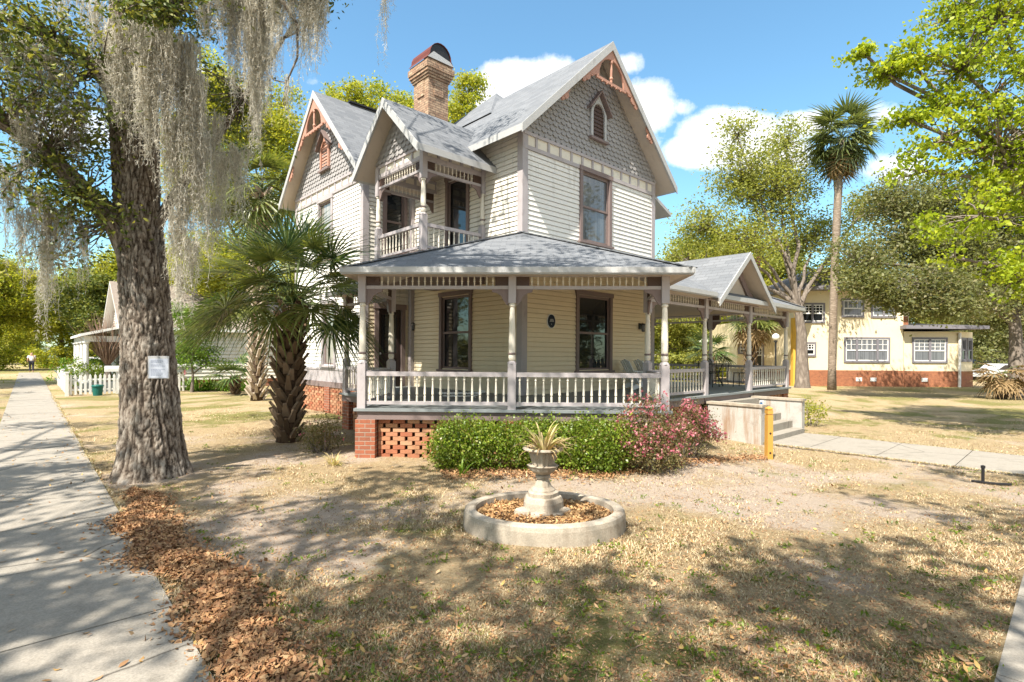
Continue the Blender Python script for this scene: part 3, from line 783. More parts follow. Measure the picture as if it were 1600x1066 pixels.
def lattice(a, b, z0=-.18, z1=.695, parent=house, row=.079, L=.215, gap=.055, seed=0, mat='lattice_brick'):
    rng = random.Random(seed); a = Vector((a[0], a[1], 0)); b = Vector((b[0], b[1], 0)); d = (b - a); T = d.length; d.normalize(); z = Vector((0, 0, 1))
    mb = MB(); n = int((z1 - z0) / row)
    for r in range(n):
        x = -((L + gap) / 2 if r % 2 else 0)
        zc = z1 - row * (r + .5)
        while x < T:
            xa, xb = max(x, 0), min(x + L, T)
            if xb - xa > .03:
                j = rng.uniform(-.004, .004); nn = Vector((d.y, -d.x, 0)) * j
                mb.beam(a + d * xa + z * zc + nn, a + d * xb + z * zc + nn, .1, row - .006 + rng.uniform(-.002, .001))
            x += L + gap
    return mb.build('brick_lattice', M[mat], parent)
def pier(t, s, rot=0, w=.36, z1=.7):
    mb = MB(); h = w / 2; mb.box(-h, h, -h, h, -.25, z1); o = mb.build('brick_pier', M['brick_red'], house); o.location = (t, s, 0); o.rotation_euler = (0, 0, rot)
q4 = math.pi / 4
pl = P(-2.76, -3.12); pm = P(-.123, -3.12); pr = P(2.52, -3.12)
for p in (pl, pm, pr): pier(p[0], p[1], q4)
lattice(P(-2.56, -3.1), P(-.32, -3.1), seed=1); lattice(P(.08, -3.1), P(2.32, -3.1), seed=2)
pier(-2.7, 1.3); pier(-2.7, 3.3); pier(1.25, -2.62); pier(8.95, -2.62); pier(6.6, -2.62)
lattice(P(-2.8, -2.92), (-2.72, 1.1), seed=3); lattice((-2.74, 1.5), (-2.74, 3.1), seed=4); lattice((-2.6, 3.42), (-1.7, 3.42), seed=5)
lattice(P(2.6, -2.92), (1.2, -2.8), seed=6); lattice((1.45, -2.7), (3.55, -2.7), seed=7); lattice((6.8, -2.7), (8.75, -2.7), seed=8); lattice((9.0, -2.4), (9.0, 4.0), seed=9)
lattice((-1.6, 5.25), (-1.6, 6.9), z1=.82, seed=10); lattice((-1.6, 7.3), (-1.6, 9.6), z1=.82, seed=11); pier(-1.5, 5.05, 0, .36, .82); pier(-1.5, 7.1, 0, .36, .82)
mb = MB(); mb.box(5.4, 5.7, 0.1, 9.8, -.2, .88); mb.box(-1.4, -1.3, 4.9, 9.8, -.2, .88); mb.box(-1.3, 5.4, 3.9, 4.0, -.2, .84); mb.build('foundation_wall', M['brick_red'], house)

# porch roof
ZE, ZW = 3.39, 4.82
EL, ER = P(-3.12, -3.576), P(3.0, -3.576)
JL, JR = (-3.2, 1.213), (1.04, -3.2)
def proof(pts, th=.11):
    mb = MB(); mb.prism(pts, (0, 0, -th), 0, 1); o = mb.build('porch_roof', [M['shingle'], M['grey_fascia']], house)
    m2 = MB(); m2.poly([(p[0], p[1], p[2] - th - .004) for p in pts]); m2.build('soffit', M['soffit'], o); return o
e3 = lambda p, z=ZE: (p[0], p[1], z)
AP = (0.0, 0.0, ZW)
proof([e3(EL), e3(ER), AP]); proof([e3(JL), e3(EL), AP]); proof([e3(ER), e3(JR), AP])
zl = lambda t: ZW + (ZW - ZE) / 3.2 * t
proof([e3(JL), AP, (0, 4.84, ZW), (-1.63, 4.84, zl(-1.63)), (-1.63, 3.75, zl(-1.63)), e3((-3.2, 3.75))])
proof([e3(JR), e3((9.4, -3.2)), (6.2, 0, ZW), AP]); proof([e3((9.4, -3.2)), e3((9.4, 4.0)), (6.2, 4.0, ZW), (6.2, 0, ZW)])
# gutter lip along the front eaves
mb = MB()
for a, b in ((EL, ER), (EL, JL), (JL, (-3.2, 3.75)), (ER, JR), (JR, (3.4, -3.2)), ((6.8, -3.2), (9.4, -3.2)), ((9.4, -3.2), (9.4, 4.0))):
    mb = MB(); mb.beam((a[0], a[1], ZE - .035), (b[0], b[1], ZE - .035), .05, .1); mb.build('gutter', M['grey_fascia'], house)
mb = MB()
for a, b in ((EL, AP), (ER, AP), ((9.4, -3.2, ZE), (6.2, 0, ZW))):
    z0 = a[2] if len(a) > 2 else ZE
    mb = MB(); mb.beam((a[0], a[1], z0 + .012), (b[0], b[1], b[2] + .012), .2, .02); mb.build('hip_cap', M['shingle'], house)
# soffits between ceiling and eave
mb = MB()
def strip(a, b, c, d, z=3.30): mb.poly([(a[0], a[1], z), (b[0], b[1], z), (c[0], c[1], z), (d[0], d[1], z)])
strip(P(-3.06, -3.5), P(2.95, -3.5), P(2.6, -3.15), P(-2.85, -3.15)); strip(P(-3.06, -3.5), P(-2.8, -3.2), (-2.75, 1.3), (-3.15, 1.22), 3.302)
strip((-3.15, 1.22), (-2.75, 1.3), (-2.75, 3.7), (-3.15, 3.7), 3.304); strip((1.04, -3.15), (9.35, -3.15), (9.0, -2.7), (1.14, -2.7), 3.302); strip(P(2.95, -3.5), P(2.6, -3.2), (1.14, -2.7), (1.04, -3.15), 3.306)
mb.build('soffit', M['soffit'], house)
# entry gable over the steps
for sg in (-1, 1):
    q = [(5.08, -3.28, 4.58), (5.08, -.45, 4.58), (5.08 + sg * 1.60, -3.2, 3.30), (5.08 + sg * 1.68, -3.28, 3.236)]
    mb = MB(); mb.prism(q, (0, 0, -.1), 0, 1); o = mb.build('entry_roof', [M['shingle'], M['grey_fascia']], house)
    mb = MB(); mb.poly([(p[0], p[1] + .02, p[2] - .104) for p in q]); mb.build('soffit', M['soffit'], o)
    mb = MB(); mb.prism([(5.08, -3.305, 4.59), (5.08 + sg * 1.70, -3.305, 3.23), (5.08 + sg * 1.70, -3.305, 3.07), (5.08, -3.305, 4.42)], (0, .022, 0)); mb.build('bargeboard', M['grey_fascia'], o)
FEn = frame((0, -2.86), (1, 0), (0, -1))
mb = MB(FEn); mb.prism([(3.75, 0, 3.36), (6.41, 0, 3.36), (5.08, 0, 4.42)], (0, -.05, 0)); gp = mb.build('entry_gable', M['soffit'], house)
mb = MB(FEn)
mb.prism([(3.62, .012, 3.28), (6.54, .012, 3.28), (6.45, .012, 3.44), (3.71, .012, 3.44)], (0, .05, 0))
for sg in (-1, 1):
    pr_ = [(5.08 + sg * 1.3, 3.45), (5.08 + sg * .9, 3.62), (5.08 + sg * .45, 4.02), (5.08 + sg * .12, 4.42), (5.08, 4.46), (5.08, 4.2), (5.08 + sg * .3, 3.92), (5.08 + sg * .7, 3.55), (5.08 + sg * .95, 3.45)]
    mb.prism([(x, .014, z) for x, z in pr_], (0, .045, 0))
mb.build('arch_brace', M['mauve_dark'], gp)

# steps between two concrete cheek walls
mb = MB()
for k in range(5):
    mb.box(3.83, 6.17, -2.8 - .29 * (k + 1), -2.8 - .29 * k - (.0 if k == 0 else 0), -.25, .72 - .18 * k)
mb.build('porch_steps', M['sidewalk'], house)
for t in (3.7, 6.3):
    mb = MB(); mb.box(t - .1, t + .1, -4.18, -2.9, -.3, .70); o = mb.build('cheek_wall', M['cheek'], house)
    mb = MB(); mb.box(t - .13, t + .13, -4.21, -2.87, .703, .76); mb.build('coping', M['cast'], o)

# wall lamps and the oval plaque
def wall_lamp(M_, x, z):
    mb = MB(M_); mb.box(x - .05, x + .05, .02, .05, z - .08, z + .1); mb.tube([(x, .05, z + .04), (x, .12, z + .1), (x, .16, z + .07)], .012, 6)
    mb.lathe([(.02, .09), (.07, .06), (.075, .04)], 6, (x, .16, z)); mb.lathe([(.045, -.16), (.055, -.14), (.02, -.12)], 6, (x, .16, z))
    for k in range(6):
        a = k * math.pi / 3; mb.tube([(x + .05 * math.cos(a), .16 + .05 * math.sin(a), z - .14), (x + .07 * math.cos(a), .16 + .07 * math.sin(a), z + .05)], .006, 4)
    o = mb.build('wall_lamp', M['black'], house)
    g = MB(M_); g.lathe([(.042, -.13), (.062, .04)], 6, (x, .16, z)); g.build('lamp_glass', M['glass_curtain'], o)
wall_lamp(FA, 4.95, 2.75); wall_lamp(FCS, .06, 2.75)
mb = MB(FA); mb.prism([(1.0 + .155 * math.cos(a * math.pi / 16), .024, 2.73 + .185 * math.sin(a * math.pi / 16)) for a in range(32)], (0, .02, 0)); pq = mb.build('oval_plaque', M['white'], house)
mb = MB(FA); mb.prism([(1.0 + .138 * math.cos(a * math.pi / 16), .0445, 2.73 + .168 * math.sin(a * math.pi / 16)) for a in range(32)], (0, .006, 0)); mb.build('plaque_face', M['navy'], pq)
for z, hw in ((2.775, .045), (2.75, .06), (2.725, .07)):
    mb = MB(FA); x = 1.0 - hw; rr = random.Random(int(z * 1000))
    while x < 1.0 + hw:
        w_ = rr.uniform(.012, .02); mb.box(x, x + w_, .051, .053, z - .008, z + .008); x += w_ + .007
    mb.build('lettering', M['steel'], pq)
mb = MB(FA); mb.box(.992, 1.008, .051, .053, 2.645, 2.665); mb.build('emblem', M['steel'], pq)

# ================================================================== BALCONY
ZBF = 4.32
bc, bl, br = (-1.87, 1.43), (-1.87, 3.54), (-.06, 1.43)
mb = MB(); mb.box(-1.97, -.001, 1.33, 3.66, ZBF - .1, ZBF); mb.box(-1.93, -.002, 1.37, 3.6, 3.7, ZBF - .101); mb.build('balcony_floor', M['mauve_dark'], house)
b0 = post_mesh('balcony_post', ZBF, 5.17, 5.35, 6.03, 6.78)
for i, q in enumerate((bc, bl, br)):
    o = b0 if i == 0 else clone(b0, house)
    o.location = (q[0], q[1], 0)
railing(bl, bc, ZBF); railing(bc, br, ZBF)
spandrel(bl, bc, 6.2, 6.5); spandrel(bc, br, 6.2, 6.5); spandrel(bl, (-.06, 3.54), 6.2, 6.5, merged=True)
FBa = frame((-1.87, 1.43), (0, 1), (-1, 0)); FBb = frame((-1.87, 1.43), (1, 0), (0, -1)); FBc = frame((-1.87, 3.54), (1, 0), (0, -1))
frieze(FBa, .06, 2.06, 6.48, 6.82, 5, house); frieze(FBb, .06, 1.82, 6.48, 6.82, 5, house); frieze(FBc, .06, 1.82, 6.48, 6.82, 5, house)
mb = MB(FBa); mb.poly([(-.3, .03, 6.8), (2.42, .03, 6.8), (1.06, .03, 7.9)]); mb.build('gable_wall', M['gable_grey'], house)
FBs = frame((-1.9, 1.43), (0, 1), (-1, 0))
scallops(FBs, 1.06, 1.4, 6.82, ZB - .13, .98, house, M['gable_grey'], 3)
mb = MB(); mb.box(-1.87, -.01, 1.43, 3.54, 6.86, 6.9); mb.build('balcony_ceiling', M['soffit'], house)
for kind, nm in (('baluster', 'baluster'), ('spindle', 'spindle')):
    o = REST[kind].build(nm, M['spindle_cream'], house); tag(o, kind='stuff')
# ================================================================== GROUND
SU = Vector((0.7396, 0.673)); SV = Vector((-0.673, 0.7396))      # across / along the side street walk
def AB(a, b): return Vector((SU.x * a + SV.x * b, SU.y * a + SV.y * b))
def fbm(x, y, s, seed=0.0, o=4):
    return mnoise.fractal(Vector((x * s + seed * 17.3, y * s - seed * 9.1, seed * 3.7)), 1.0, 2.0, o)
def masks(x, y):
    """bare sand and green cover of the lawn at a point"""
    sand = 0.58 + 0.5 * fbm(x, y, 0.42, 1.0) + 0.22 * fbm(x, y, 1.7, 2.0)
    sand += 0.30 * math.exp(-(((x - 4.5) / 2.6) ** 2 + ((y - 7.8) / 2.2) ** 2)) + 0.14 * math.exp(-(((x - 1.6) / 1.6) ** 2 + ((y - 7.4) / 1.2) ** 2))
    sand += 0.12 * math.exp(-(((x + 5.2) / 2.5) ** 2 + ((y - 10) / 2) ** 2)) - 0.10 * math.exp(-((y - 3.2) / 1.6) ** 2)
    green = 0.29 + 0.5 * fbm(x, y, 0.55, 3.0) + 0.30 * fbm(x, y, 2.6, 4.0)
    sand -= 0.24 * math.exp(-(((x + 2.6) / 1.9) ** 2 + ((y - 7.0) / 1.5) ** 2)) + .22 / (1 + math.exp(-(y - 13.5)))
    green += 0.22 * math.exp(-((y - 2.6) / 1.8) ** 2) + 0.27 * (1 / (1 + math.exp(-(y - 13))))
    return min(1, max(0, sand)), min(1, max(0, green))

def m_ground():
    t = NT('dry_lawn')
    c = t.coord('Object')
    sand = t.n('ShaderNodeAttribute', attribute_name='sand').outputs['Fac']; green = t.n('ShaderNodeAttribute', attribute_name='green').outputs['Fac']
    f1 = t.noise(c, 9, 9, 0.78); f2 = t.math('ADD', t.math('MULTIPLY', t.noise(c, 48, 6, 0.8), .62), t.math('MULTIPLY', t.noise(c, 170, 4, .8), .38)); f3 = t.noise(c, 1.3, 5, 0.7)
    straw = t.ramp(f2, [(0.30, (0.10, 0.06, 0.03)), (0.48, (0.42, 0.315, 0.18)), (0.66, (0.66, 0.54, 0.36))])
    grn = t.ramp(f2, [(0.32, (0.07, 0.075, 0.018)), (0.55, (0.21, 0.215, 0.055)), (0.72, (0.36, 0.34, 0.11))])
    snd = t.ramp(f2, [(0.30, (0.22, 0.16, 0.115)), (0.46, (0.50, 0.405, 0.325)), (0.7, (0.68, 0.585, 0.50))])
    brown = t.ramp(f2, [(0.3, (0.10, 0.055, 0.03)), (0.6, (0.31, 0.18, 0.09))])
    col = t.mix(t.ramp(t.math('ADD', green, t.math('MULTIPLY', t.math('SUBTRACT', f1, 0.5), 0.9)), [(0.50, 0), (0.72, 0.8)]), straw, grn)
    col = t.mix(t.ramp(t.math('ADD', sand, t.math('MULTIPLY', t.math('SUBTRACT', f1, 0.5), 0.9)), [(0.58, 0), (0.82, 0.9)]), col, snd)
    col = t.mix(t.ramp(t.math('ADD', f3, t.math('MULTIPLY', t.math('SUBTRACT', f1, 0.5), 0.8)), [(0.55, 0), (0.72, 0.55)]), col, brown)
    sp = t.noise(c, 95, 3, .8); col = t.mix(t.ramp(sp, [(.60, 0), (.68, .7)]), col, (.10, .062, .035)); sp2 = t.noise(c, 70, 2, .8); col = t.mix(t.ramp(sp2, [(.66, 0), (.74, .6)]), col, (.16, .17, .045))
    h = t.math('ADD', t.math('MULTIPLY', f1, 0.8), f2)
    return t.done(t.bsdf(col, 0.95, t.bump(h, 1.0, 0.05), 0.1))
M['ground'] = m_ground()

def axis_pts(a, b, fine, lo, hi):
    p = [a]
    while p[-1] < b:
        x = p[-1]; d = max(0, lo - x, x - hi)
        if x < lo: st = max(fine, (lo - x) * 0.16)
        else: st = fine + d * 0.16
        p.append(min(b, x + max(st, fine)))
    return p
xs = axis_pts(-140, 140, 0.20, -11, 13); ys = axis_pts(-40, 190, 0.20, 2.2, 16)
V = []; sa = []; gr = []
for y in ys:
    for x in xs:
        g = float(ground(x, y)); near = math.exp(-(max(0, abs(x) - 14) + max(0, y - 18)) * .2)
        g += 0.022 * fbm(x, y, 0.6, 7.0, 2) * near + 0.012 * fbm(x, y, 2.5, 8.0, 2) * near
        V.append((x, y, g)); s_, g_ = masks(x, y); sa.append(s_); gr.append(g_)
nx = len(xs)
F = [(j * nx + i, j * nx + i + 1, (j + 1) * nx + i + 1, (j + 1) * nx + i) for j in range(len(ys) - 1) for i in range(nx - 1)]
go = fast_mesh('lawn', V, F, M['ground'], smooth=True)
for nm, dat in (('sand', sa), ('green', gr)):
    at = go.data.attributes.new(nm, 'FLOAT', 'POINT'); at.data.foreach_set('value', dat)
tag(go, kind='structure')

# ---- concrete walks, cast in slabs with open joints
def walk(name, fn, a0, a1, b0, b1, step, z=0.035, jitter=0):
    mb = MB(); b = b0; rng = random.Random(3)
    while b < b1:
        e = min(b + step - .014, b1); dz = rng.uniform(-.004, .004)
        n = max(1, int((e - b) / 3)); 
        c = [fn(a0, b), fn(a1, b), fn(a1, e), fn(a0, e)]
        mb.prism([(p.x, p.y, float(ground(p.x, p.y)) + z + dz) for p in c], (0, 0, -.12)); b += step
    o = mb.build(name, M['sidewalk']); return tag(o, kind='structure')
walk('sidewalk', AB, -.5, .8, -9, 3.05, 1.52); walk('sidewalk', AB, -.5, .8, 3.05, 62, 1.52)
# walk of the front street, meeting it at the corner
u_ = Vector((0.730, 0.683)); v_ = Vector((-0.683, 0.730))
def UVp(a, b): return u_ * a + v_ * b
walk('sidewalk', lambda a, b: UVp(b, a), -1.25, .335, 1.2, 40, 1.52, .036)
# path from the street to the porch steps
c0b = C0.x * v_.x + C0.y * v_.y; c0a = C0.x * u_.x + C0.y * u_.y
mb = MB()
walk('path', lambda a, b: UVp(c0a + a, b), 3.75, 6.25, .355, c0b - 4.22, 1.25, .03)
def road(a0, a1, b0, b1):
    mb = MB(); p = [AB(a0, b0), AB(a1, b0), AB(a1, b1), AB(a0, b1)]; mb.poly([(q.x, q.y, .022) for q in p]); o = mb.build('road', M['asphalt']); tag(o, kind='structure')
    mb = MB(); mb.box(0, 1, 0, 1, 0, 1); 
    mb = MB(); q = [AB(a1, b0), AB(a1 + .15, b0), AB(a1 + .15, b1), AB(a1, b1)]; mb.prism([(k.x, k.y, .12) for k in q], (0, 0, -.2)); o = mb.build('kerb', M['sidewalk']); tag(o, kind='structure')
road(-12.5, -4.6, -20, 150)

# ================================================================== VEGETATION TOOLS
def unit(rng, n):
    v = rng.normal(size=(n, 3)); return v / np.linalg.norm(v, axis=1)[:, None]
def leaf_arrays(P_, l, w, rng, droop=0.0, flat=0.0, axis=None):
    n = len(P_); A = unit(rng, n) if axis is None else axis
    A[:, 2] = A[:, 2] * (1 - flat) - droop; A /= np.linalg.norm(A, axis=1)[:, None]
    B = np.cross(A, unit(rng, n)); B /= np.maximum(1e-6, np.linalg.norm(B, axis=1))[:, None]
    k = rng.uniform(.45, 1.4, (n, 1)); L = l * k; Wd = w * k
    N_ = np.cross(A, B)
    v0 = P_; v1 = P_ + A * L * .5 + B * Wd * .5 + N_ * L * .13; v2 = P_ + A * L; v3 = P_ + A * L * .5 - B * Wd * .5 + N_ * L * .13
    return np.stack([v0, v1, v2, v3], axis=1).reshape(-1, 3)
def quads(nv): return np.arange(nv, dtype=np.int32).reshape(-1, 4)
def sample_blobs(blobs, n, rng, power=2.0):
    w = np.array([b[6] if len(b) > 6 else b[3] * b[4] * b[5] for b in blobs], float); w /= w.sum()
    idx = rng.choice(len(blobs), n, p=w); B = np.array([b[:6] for b in blobs], float)[idx]
    d = unit(rng, n); r = rng.uniform(0, 1, (n, 1)) ** (1 / power)
    return B[:, :3] + d * r * B[:, 3:6], idx

def make_crown(name, blobs, ncl, per, cr, l, w, mats, parent, seed, droop=.2, flat=.3, squash=.6, power=2.2):
    rng = np.random.default_rng(seed)
    C, idx = sample_blobs(blobs, ncl, rng, power)
    size = rng.uniform(.55, 1.35, (ncl, 1)); n_each = np.maximum(3, (per * size[:, 0] ** 2 * rng.uniform(.6, 1.4, ncl)).astype(int))
    rep = np.repeat(np.arange(ncl), n_each)
    off = rng.normal(size=(len(rep), 3)) * cr * size[rep] * np.array([1, 1, squash]) * .55
    V_ = leaf_arrays(C[rep] + off, l, w, rng, droop, flat)
    o = fast_mesh(name, V_, quads(len(V_)), mats, parent)
    return o, C, idx

def limb_pts(p, q, rng, n=6, sag=0.0, wob=.06):
    p = Vector(p); q = Vector(q); L = (q - p).length; out = []
    for i in range(n + 1):
        f = i / n; v = p.lerp(q, f)
        if 0 < i < n: v += Vector((rng.uniform(-1, 1), rng.uniform(-1, 1), rng.uniform(-.6, .6))) * L * wob
        v.z += sag * 4 * f * (1 - f) * L; out.append(v)
    return out

def tree(name, label, trunk_pts, trunk_r, blobs, ncl, per, cr, l, w, leafmat, barkmat, seed, group=None, cat='tree', droop=.2, flat=.3, twigs=1.0, limb_r=.5, power=2.2, squash=.6):
    base = Vector(trunk_pts[0]); root = thing(name, label, cat, base, group=group)
    rng = random.Random(seed); loc = [Vector(p) - base for p in trunk_pts]
    B = [(b[0] - base.x, b[1] - base.y, b[2] - base.z) + tuple(b[3:]) for b in blobs]
    crown, C, idx = make_crown('crown', B, ncl, per, cr, l, w, leafmat, root, seed, droop, flat, squash, power)
    mb = MB(); r0 = [trunk_r * (1.45 if i == 0 else 1.0 - .45 * i / (len(loc) - 1)) for i in range(len(loc))]
    P_ = [loc[0] - Vector((0, 0, .3)), loc[0].lerp(loc[1], .12)] + loc[1:]
    mb.tube(P_, [trunk_r * 1.5, trunk_r * 1.12] + r0[1:], 12, cap=False)
    top = loc[-1]; limbs = []
    for k, b in enumerate(B):
        st = top if len(loc) < 3 or rng.random() < .6 else loc[-2].lerp(top, rng.uniform(.2, .9))
        c = Vector(b[:3]); c.z -= b[5] * .15
        pts = limb_pts(st, c, rng, 6, .05, .028); rr = trunk_r * limb_r * rng.uniform(.8, 1.1)
        mb.tube(pts, [rr * (1 - .75 * i / 6) + .012 for i in range(7)], 7, cap=False); limbs.append(pts)
    for c, k in zip(C, idx):
        if rng.random() > twigs: continue
        c = Vector(c); pts = limbs[k]; st = min(pts[2:], key=lambda p: (p - c).length)
        q = limb_pts(st, c, rng, 3, .03, .08); rr = max(.012, trunk_r * .09)
        mb.tube(q, [rr, rr * .7, rr * .45, rr * .25], 4, cap=False)
    mb.build('trunk', barkmat, root, smooth=True, uv=False)
    return root

def copy_tree(src, label, loc, rz, s, leafmat=None):
    o = clone(src); o.location = loc; o.rotation_euler = (0, 0, rz); o.scale = (s, s, s * random.uniform(.9, 1.1)); o['label'] = label
    if leafmat is not None:
        for ch in o.children:
            if ch.name.startswith('crown'):
                ch.data = ch.data.copy(); ch.data.materials[0] = leafmat
    return o

# ---- fan palm fronds
def frond_mesh(rng, Lp, Lb, nl=34, spread=2.2, droop=.6, width=.045):
    """petiole along +x then a fan of leaflets; returns (blade verts, petiole mb)"""
    V_ = []
    for k in range(nl):
        f = (k + .5) / nl * 2 - 1; a = f * spread
        L = Lb * (1 - .32 * abs(f) ** 1.5) * rng.uniform(.9, 1.06)
        d = np.array([math.cos(a), math.sin(a), 0.10 + .12 * math.cos(k * math.pi)]) ; d /= np.linalg.norm(d)
        s = np.array([-math.sin(a), math.cos(a), .35 * (1 if k % 2 else -1)])
        s /= np.linalg.norm(s)
        pts = []; ns = 5
        for i in range(ns + 1):
            u = i / ns; p = np.array([Lp, 0, 0]) + d * L * u
            p[2] -= droop * L * max(0, u - .35) ** 2 * rng.uniform(.8, 1.2)
            p += s * rng.uniform(-.01, .01) * u
            wd = width * (.30 + 1.0 * min(1, u * 2.4)) * (1 - max(0, u - .42) / .58) ** .8 + .002
            pts.append((p - s * wd / 2, p + s * wd / 2))
        for i in range(ns):
            V_ += [pts[i][0], pts[i][1], pts[i + 1][1], pts[i + 1][0]]
    return np.array(V_)
def add_frond(parent, origin, az, el, Lp, Lb, mat, seed, droop=.6, roll=0.0, bend=.35, nl=34, spread=2.2, width=.045, name='frond'):
    rng = np.random.default_rng(seed); V_ = frond_mesh(rng, Lp, Lb, nl, spread, droop, width)
    # bend the petiole downwards along its length
    ang = -bend
    def bendp(P_):
        x = P_[:, 0].copy(); t = np.clip(x / Lp, 0, 1); out = P_.copy()
        th = ang * t; out[:, 0] = x * np.cos(th / 2) + P_[:, 2] * 0; zz = x * np.sin(th / 2)
        over = np.maximum(0, x - Lp)
        out[:, 0] = np.where(x > Lp, Lp * math.cos(ang / 2) + over * math.cos(ang), out[:, 0]); zz = np.where(x > Lp, Lp * math.sin(ang / 2) + over * math.sin(ang), zz)
        out[:, 2] = P_[:, 2] + zz; return out
    V_ = bendp(V_)
    R = (Matrix.Rotation(az, 3, 'Z') @ Matrix.Rotation(-el, 3, 'Y') @ Matrix.Rotation(roll, 3, 'X'))
    Rn = np.array(R); o_ = np.array(origin)
    fo = fast_mesh(name, V_ @ Rn.T + o_, quads(len(V_)), mat, parent)
    pp = bendp(np.array([[Lp * i / 6, 0, 0] for i in range(7)] + [[Lp + .25 * Lb, 0, .02]]))
    mb = MB(); mb.tube([Vector(R @ Vector(p)) + Vector(origin) for p in pp], [.022, .018, .015, .013, .012, .011, .009, .004], 5, cap=False)
    mb.build('petiole', M['petiole'], fo, smooth=True, uv=False)
    return fo

def palm(label, base, hub, r, nf, Lp, Lb, mat, seed, boots='boot', bootlen=.3, dead=0, group=None, bare=0.0, elmin=-.5, elmax=1.35, nl=34, width=.045, bend=(.3, .9), name='palm_tree', fixed=()):
    base = Vector(base); hub = Vector(hub) - base; root = thing(name, label, 'palm tree', base, group=group); rng = random.Random(seed)
    mb = MB(); n = 10
    pts = [Vector((hub.x * f * f, hub.y * f * f, -.15 + (hub.z + .1) * f)) for f in [i / n for i in range(n + 1)]]
    mb.tube(pts, [r * (1.25 if i == 0 else (1.0 if i < n - 1 else .8)) for i in range(n + 1)], 14)
    tr = mb.build('trunk', M['palm_core' if bootlen > 0 else 'palm_trunk'], root, smooth=True, uv=False)
    if bootlen > 0:
        bm_ = MB(); z = hub.z * bare; k = 0
        while z < hub.z:
            f = max(0, z / hub.z); c = Vector((hub.x * f * f, hub.y * f * f, z)); a = k * 2.399 + rng.uniform(-.15, .15)
            o_ = Vector((math.cos(a), math.sin(a), 0)); s_ = Vector((-o_.y, o_.x, 0)); L = bootlen * rng.uniform(.75, 1.2); wd = r * rng.uniform(.34, .44)
            p = c + o_ * (r * .82); q = p + o_ * L * .75 + Vector((0, 0, L))
            bm_.poly([p - s_ * wd, p + s_ * wd, q + s_ * wd * .38, q - s_ * wd * .38])
            p2 = p + o_ * .03 + Vector((0, 0, -.06)); q2 = q + o_ * .05 - Vector((0, 0, .02))
            i0 = bm_.add([p - s_ * wd, p + s_ * wd, q + s_ * wd * .38, q - s_ * wd * .38, p2 - s_ * wd * .9, p2 + s_ * wd * .9, q2 + s_ * wd * .4, q2 - s_ * wd * .4])
            for fc in ((4, 5, 6, 7), (3, 2, 6, 7), (0, 4, 7, 3), (1, 2, 6, 5)): bm_.f.append(tuple(i0 + j for j in fc)); bm_.m.append(0)
            z += bootlen * .11; k += 1
        bm_.build('trunk_boots', M[boots], tr, uv=False)
    for k in range(nf):
        f = (k + .5) / nf; el = elmin + (elmax - elmin) * f; az = k * 2.399 + rng.uniform(-.25, .25)
        m_ = M['palm_dead'] if k < dead else mat
        add_frond(root, hub + Vector((0, 0, rng.uniform(-.1, .15))), az, el, Lp * rng.uniform(.85, 1.12), Lb * rng.uniform(.88, 1.1), m_, seed * 100 + k, rng.uniform(.35, .8) + (.5 if k < dead else 0), rng.uniform(-.4, .4), rng.uniform(*bend), nl, 2.15, width)
    for k, (az, el, lp, lb, dr, ro, be, lm) in enumerate(fixed):
        add_frond(root, hub, az, el, lp, lb, lm, seed * 777 + k, dr, ro, be, 40, 2.3, width)
    return root

def shrub(label, base, blobs, nleaf, l, w, mat, seed, flower=None, nflower=0, fl=.06, fw=.04, stems=14, name='shrub', cat='shrub', droop=0., flat=0., group=None, power=3.2, upper=-.2):
    base = Vector(base); root = thing(name, label, cat, base, group=group); rng = np.random.default_rng(seed)
    ncl = max(20, nleaf // 40); C, idx = sample_blobs(blobs, ncl, rng, power); C[:, 2] = np.maximum(C[:, 2], .04)
    rep = rng.integers(0, ncl, nleaf); off = rng.normal(size=(nleaf, 3)) * min(.085, .04 + l)
    Pn = C[rep] + off; Pn[:, 2] = np.maximum(Pn[:, 2], .02)
    V_ = leaf_arrays(Pn, l, w, rng, droop, flat); fast_mesh('foliage', V_, quads(len(V_)), mat, root)
    if flower is not None:
        top = C[:, 2] > np.quantile(C[:, 2], .25); CT = C[top]
        rep = rng.integers(0, len(CT), nflower); cc = CT[rep] + rng.normal(size=(nflower, 3)) * .05
        outd = cc - np.array(blobs[0][:3]); outd /= np.maximum(.05, np.linalg.norm(outd, axis=1))[:, None]; cc = cc + outd * .05
        Vs = []
        for p in range(5):
            ax = unit(rng, nflower) * .8 + outd * .5; ax /= np.linalg.norm(ax, axis=1)[:, None]; Vs.append(leaf_arrays(cc, fl, fw, rng, 0, 0, ax))
        Vf = np.concatenate(Vs); fast_mesh('blossom', Vf, quads(len(Vf)), flower, root)
    mb = MB(); r2 = random.Random(seed)
    for k in range(stems):
        c = Vector(C[r2.randrange(ncl)]); b0 = Vector((c.x * .3, c.y * .3, -.05)); mb.tube(limb_pts(b0, c, r2, 4, .02, .08), [.014, .012, .010, .007, .004], 4, cap=False)
    mb.build('stem', M['bark_far'], root, uv=False)
    return root

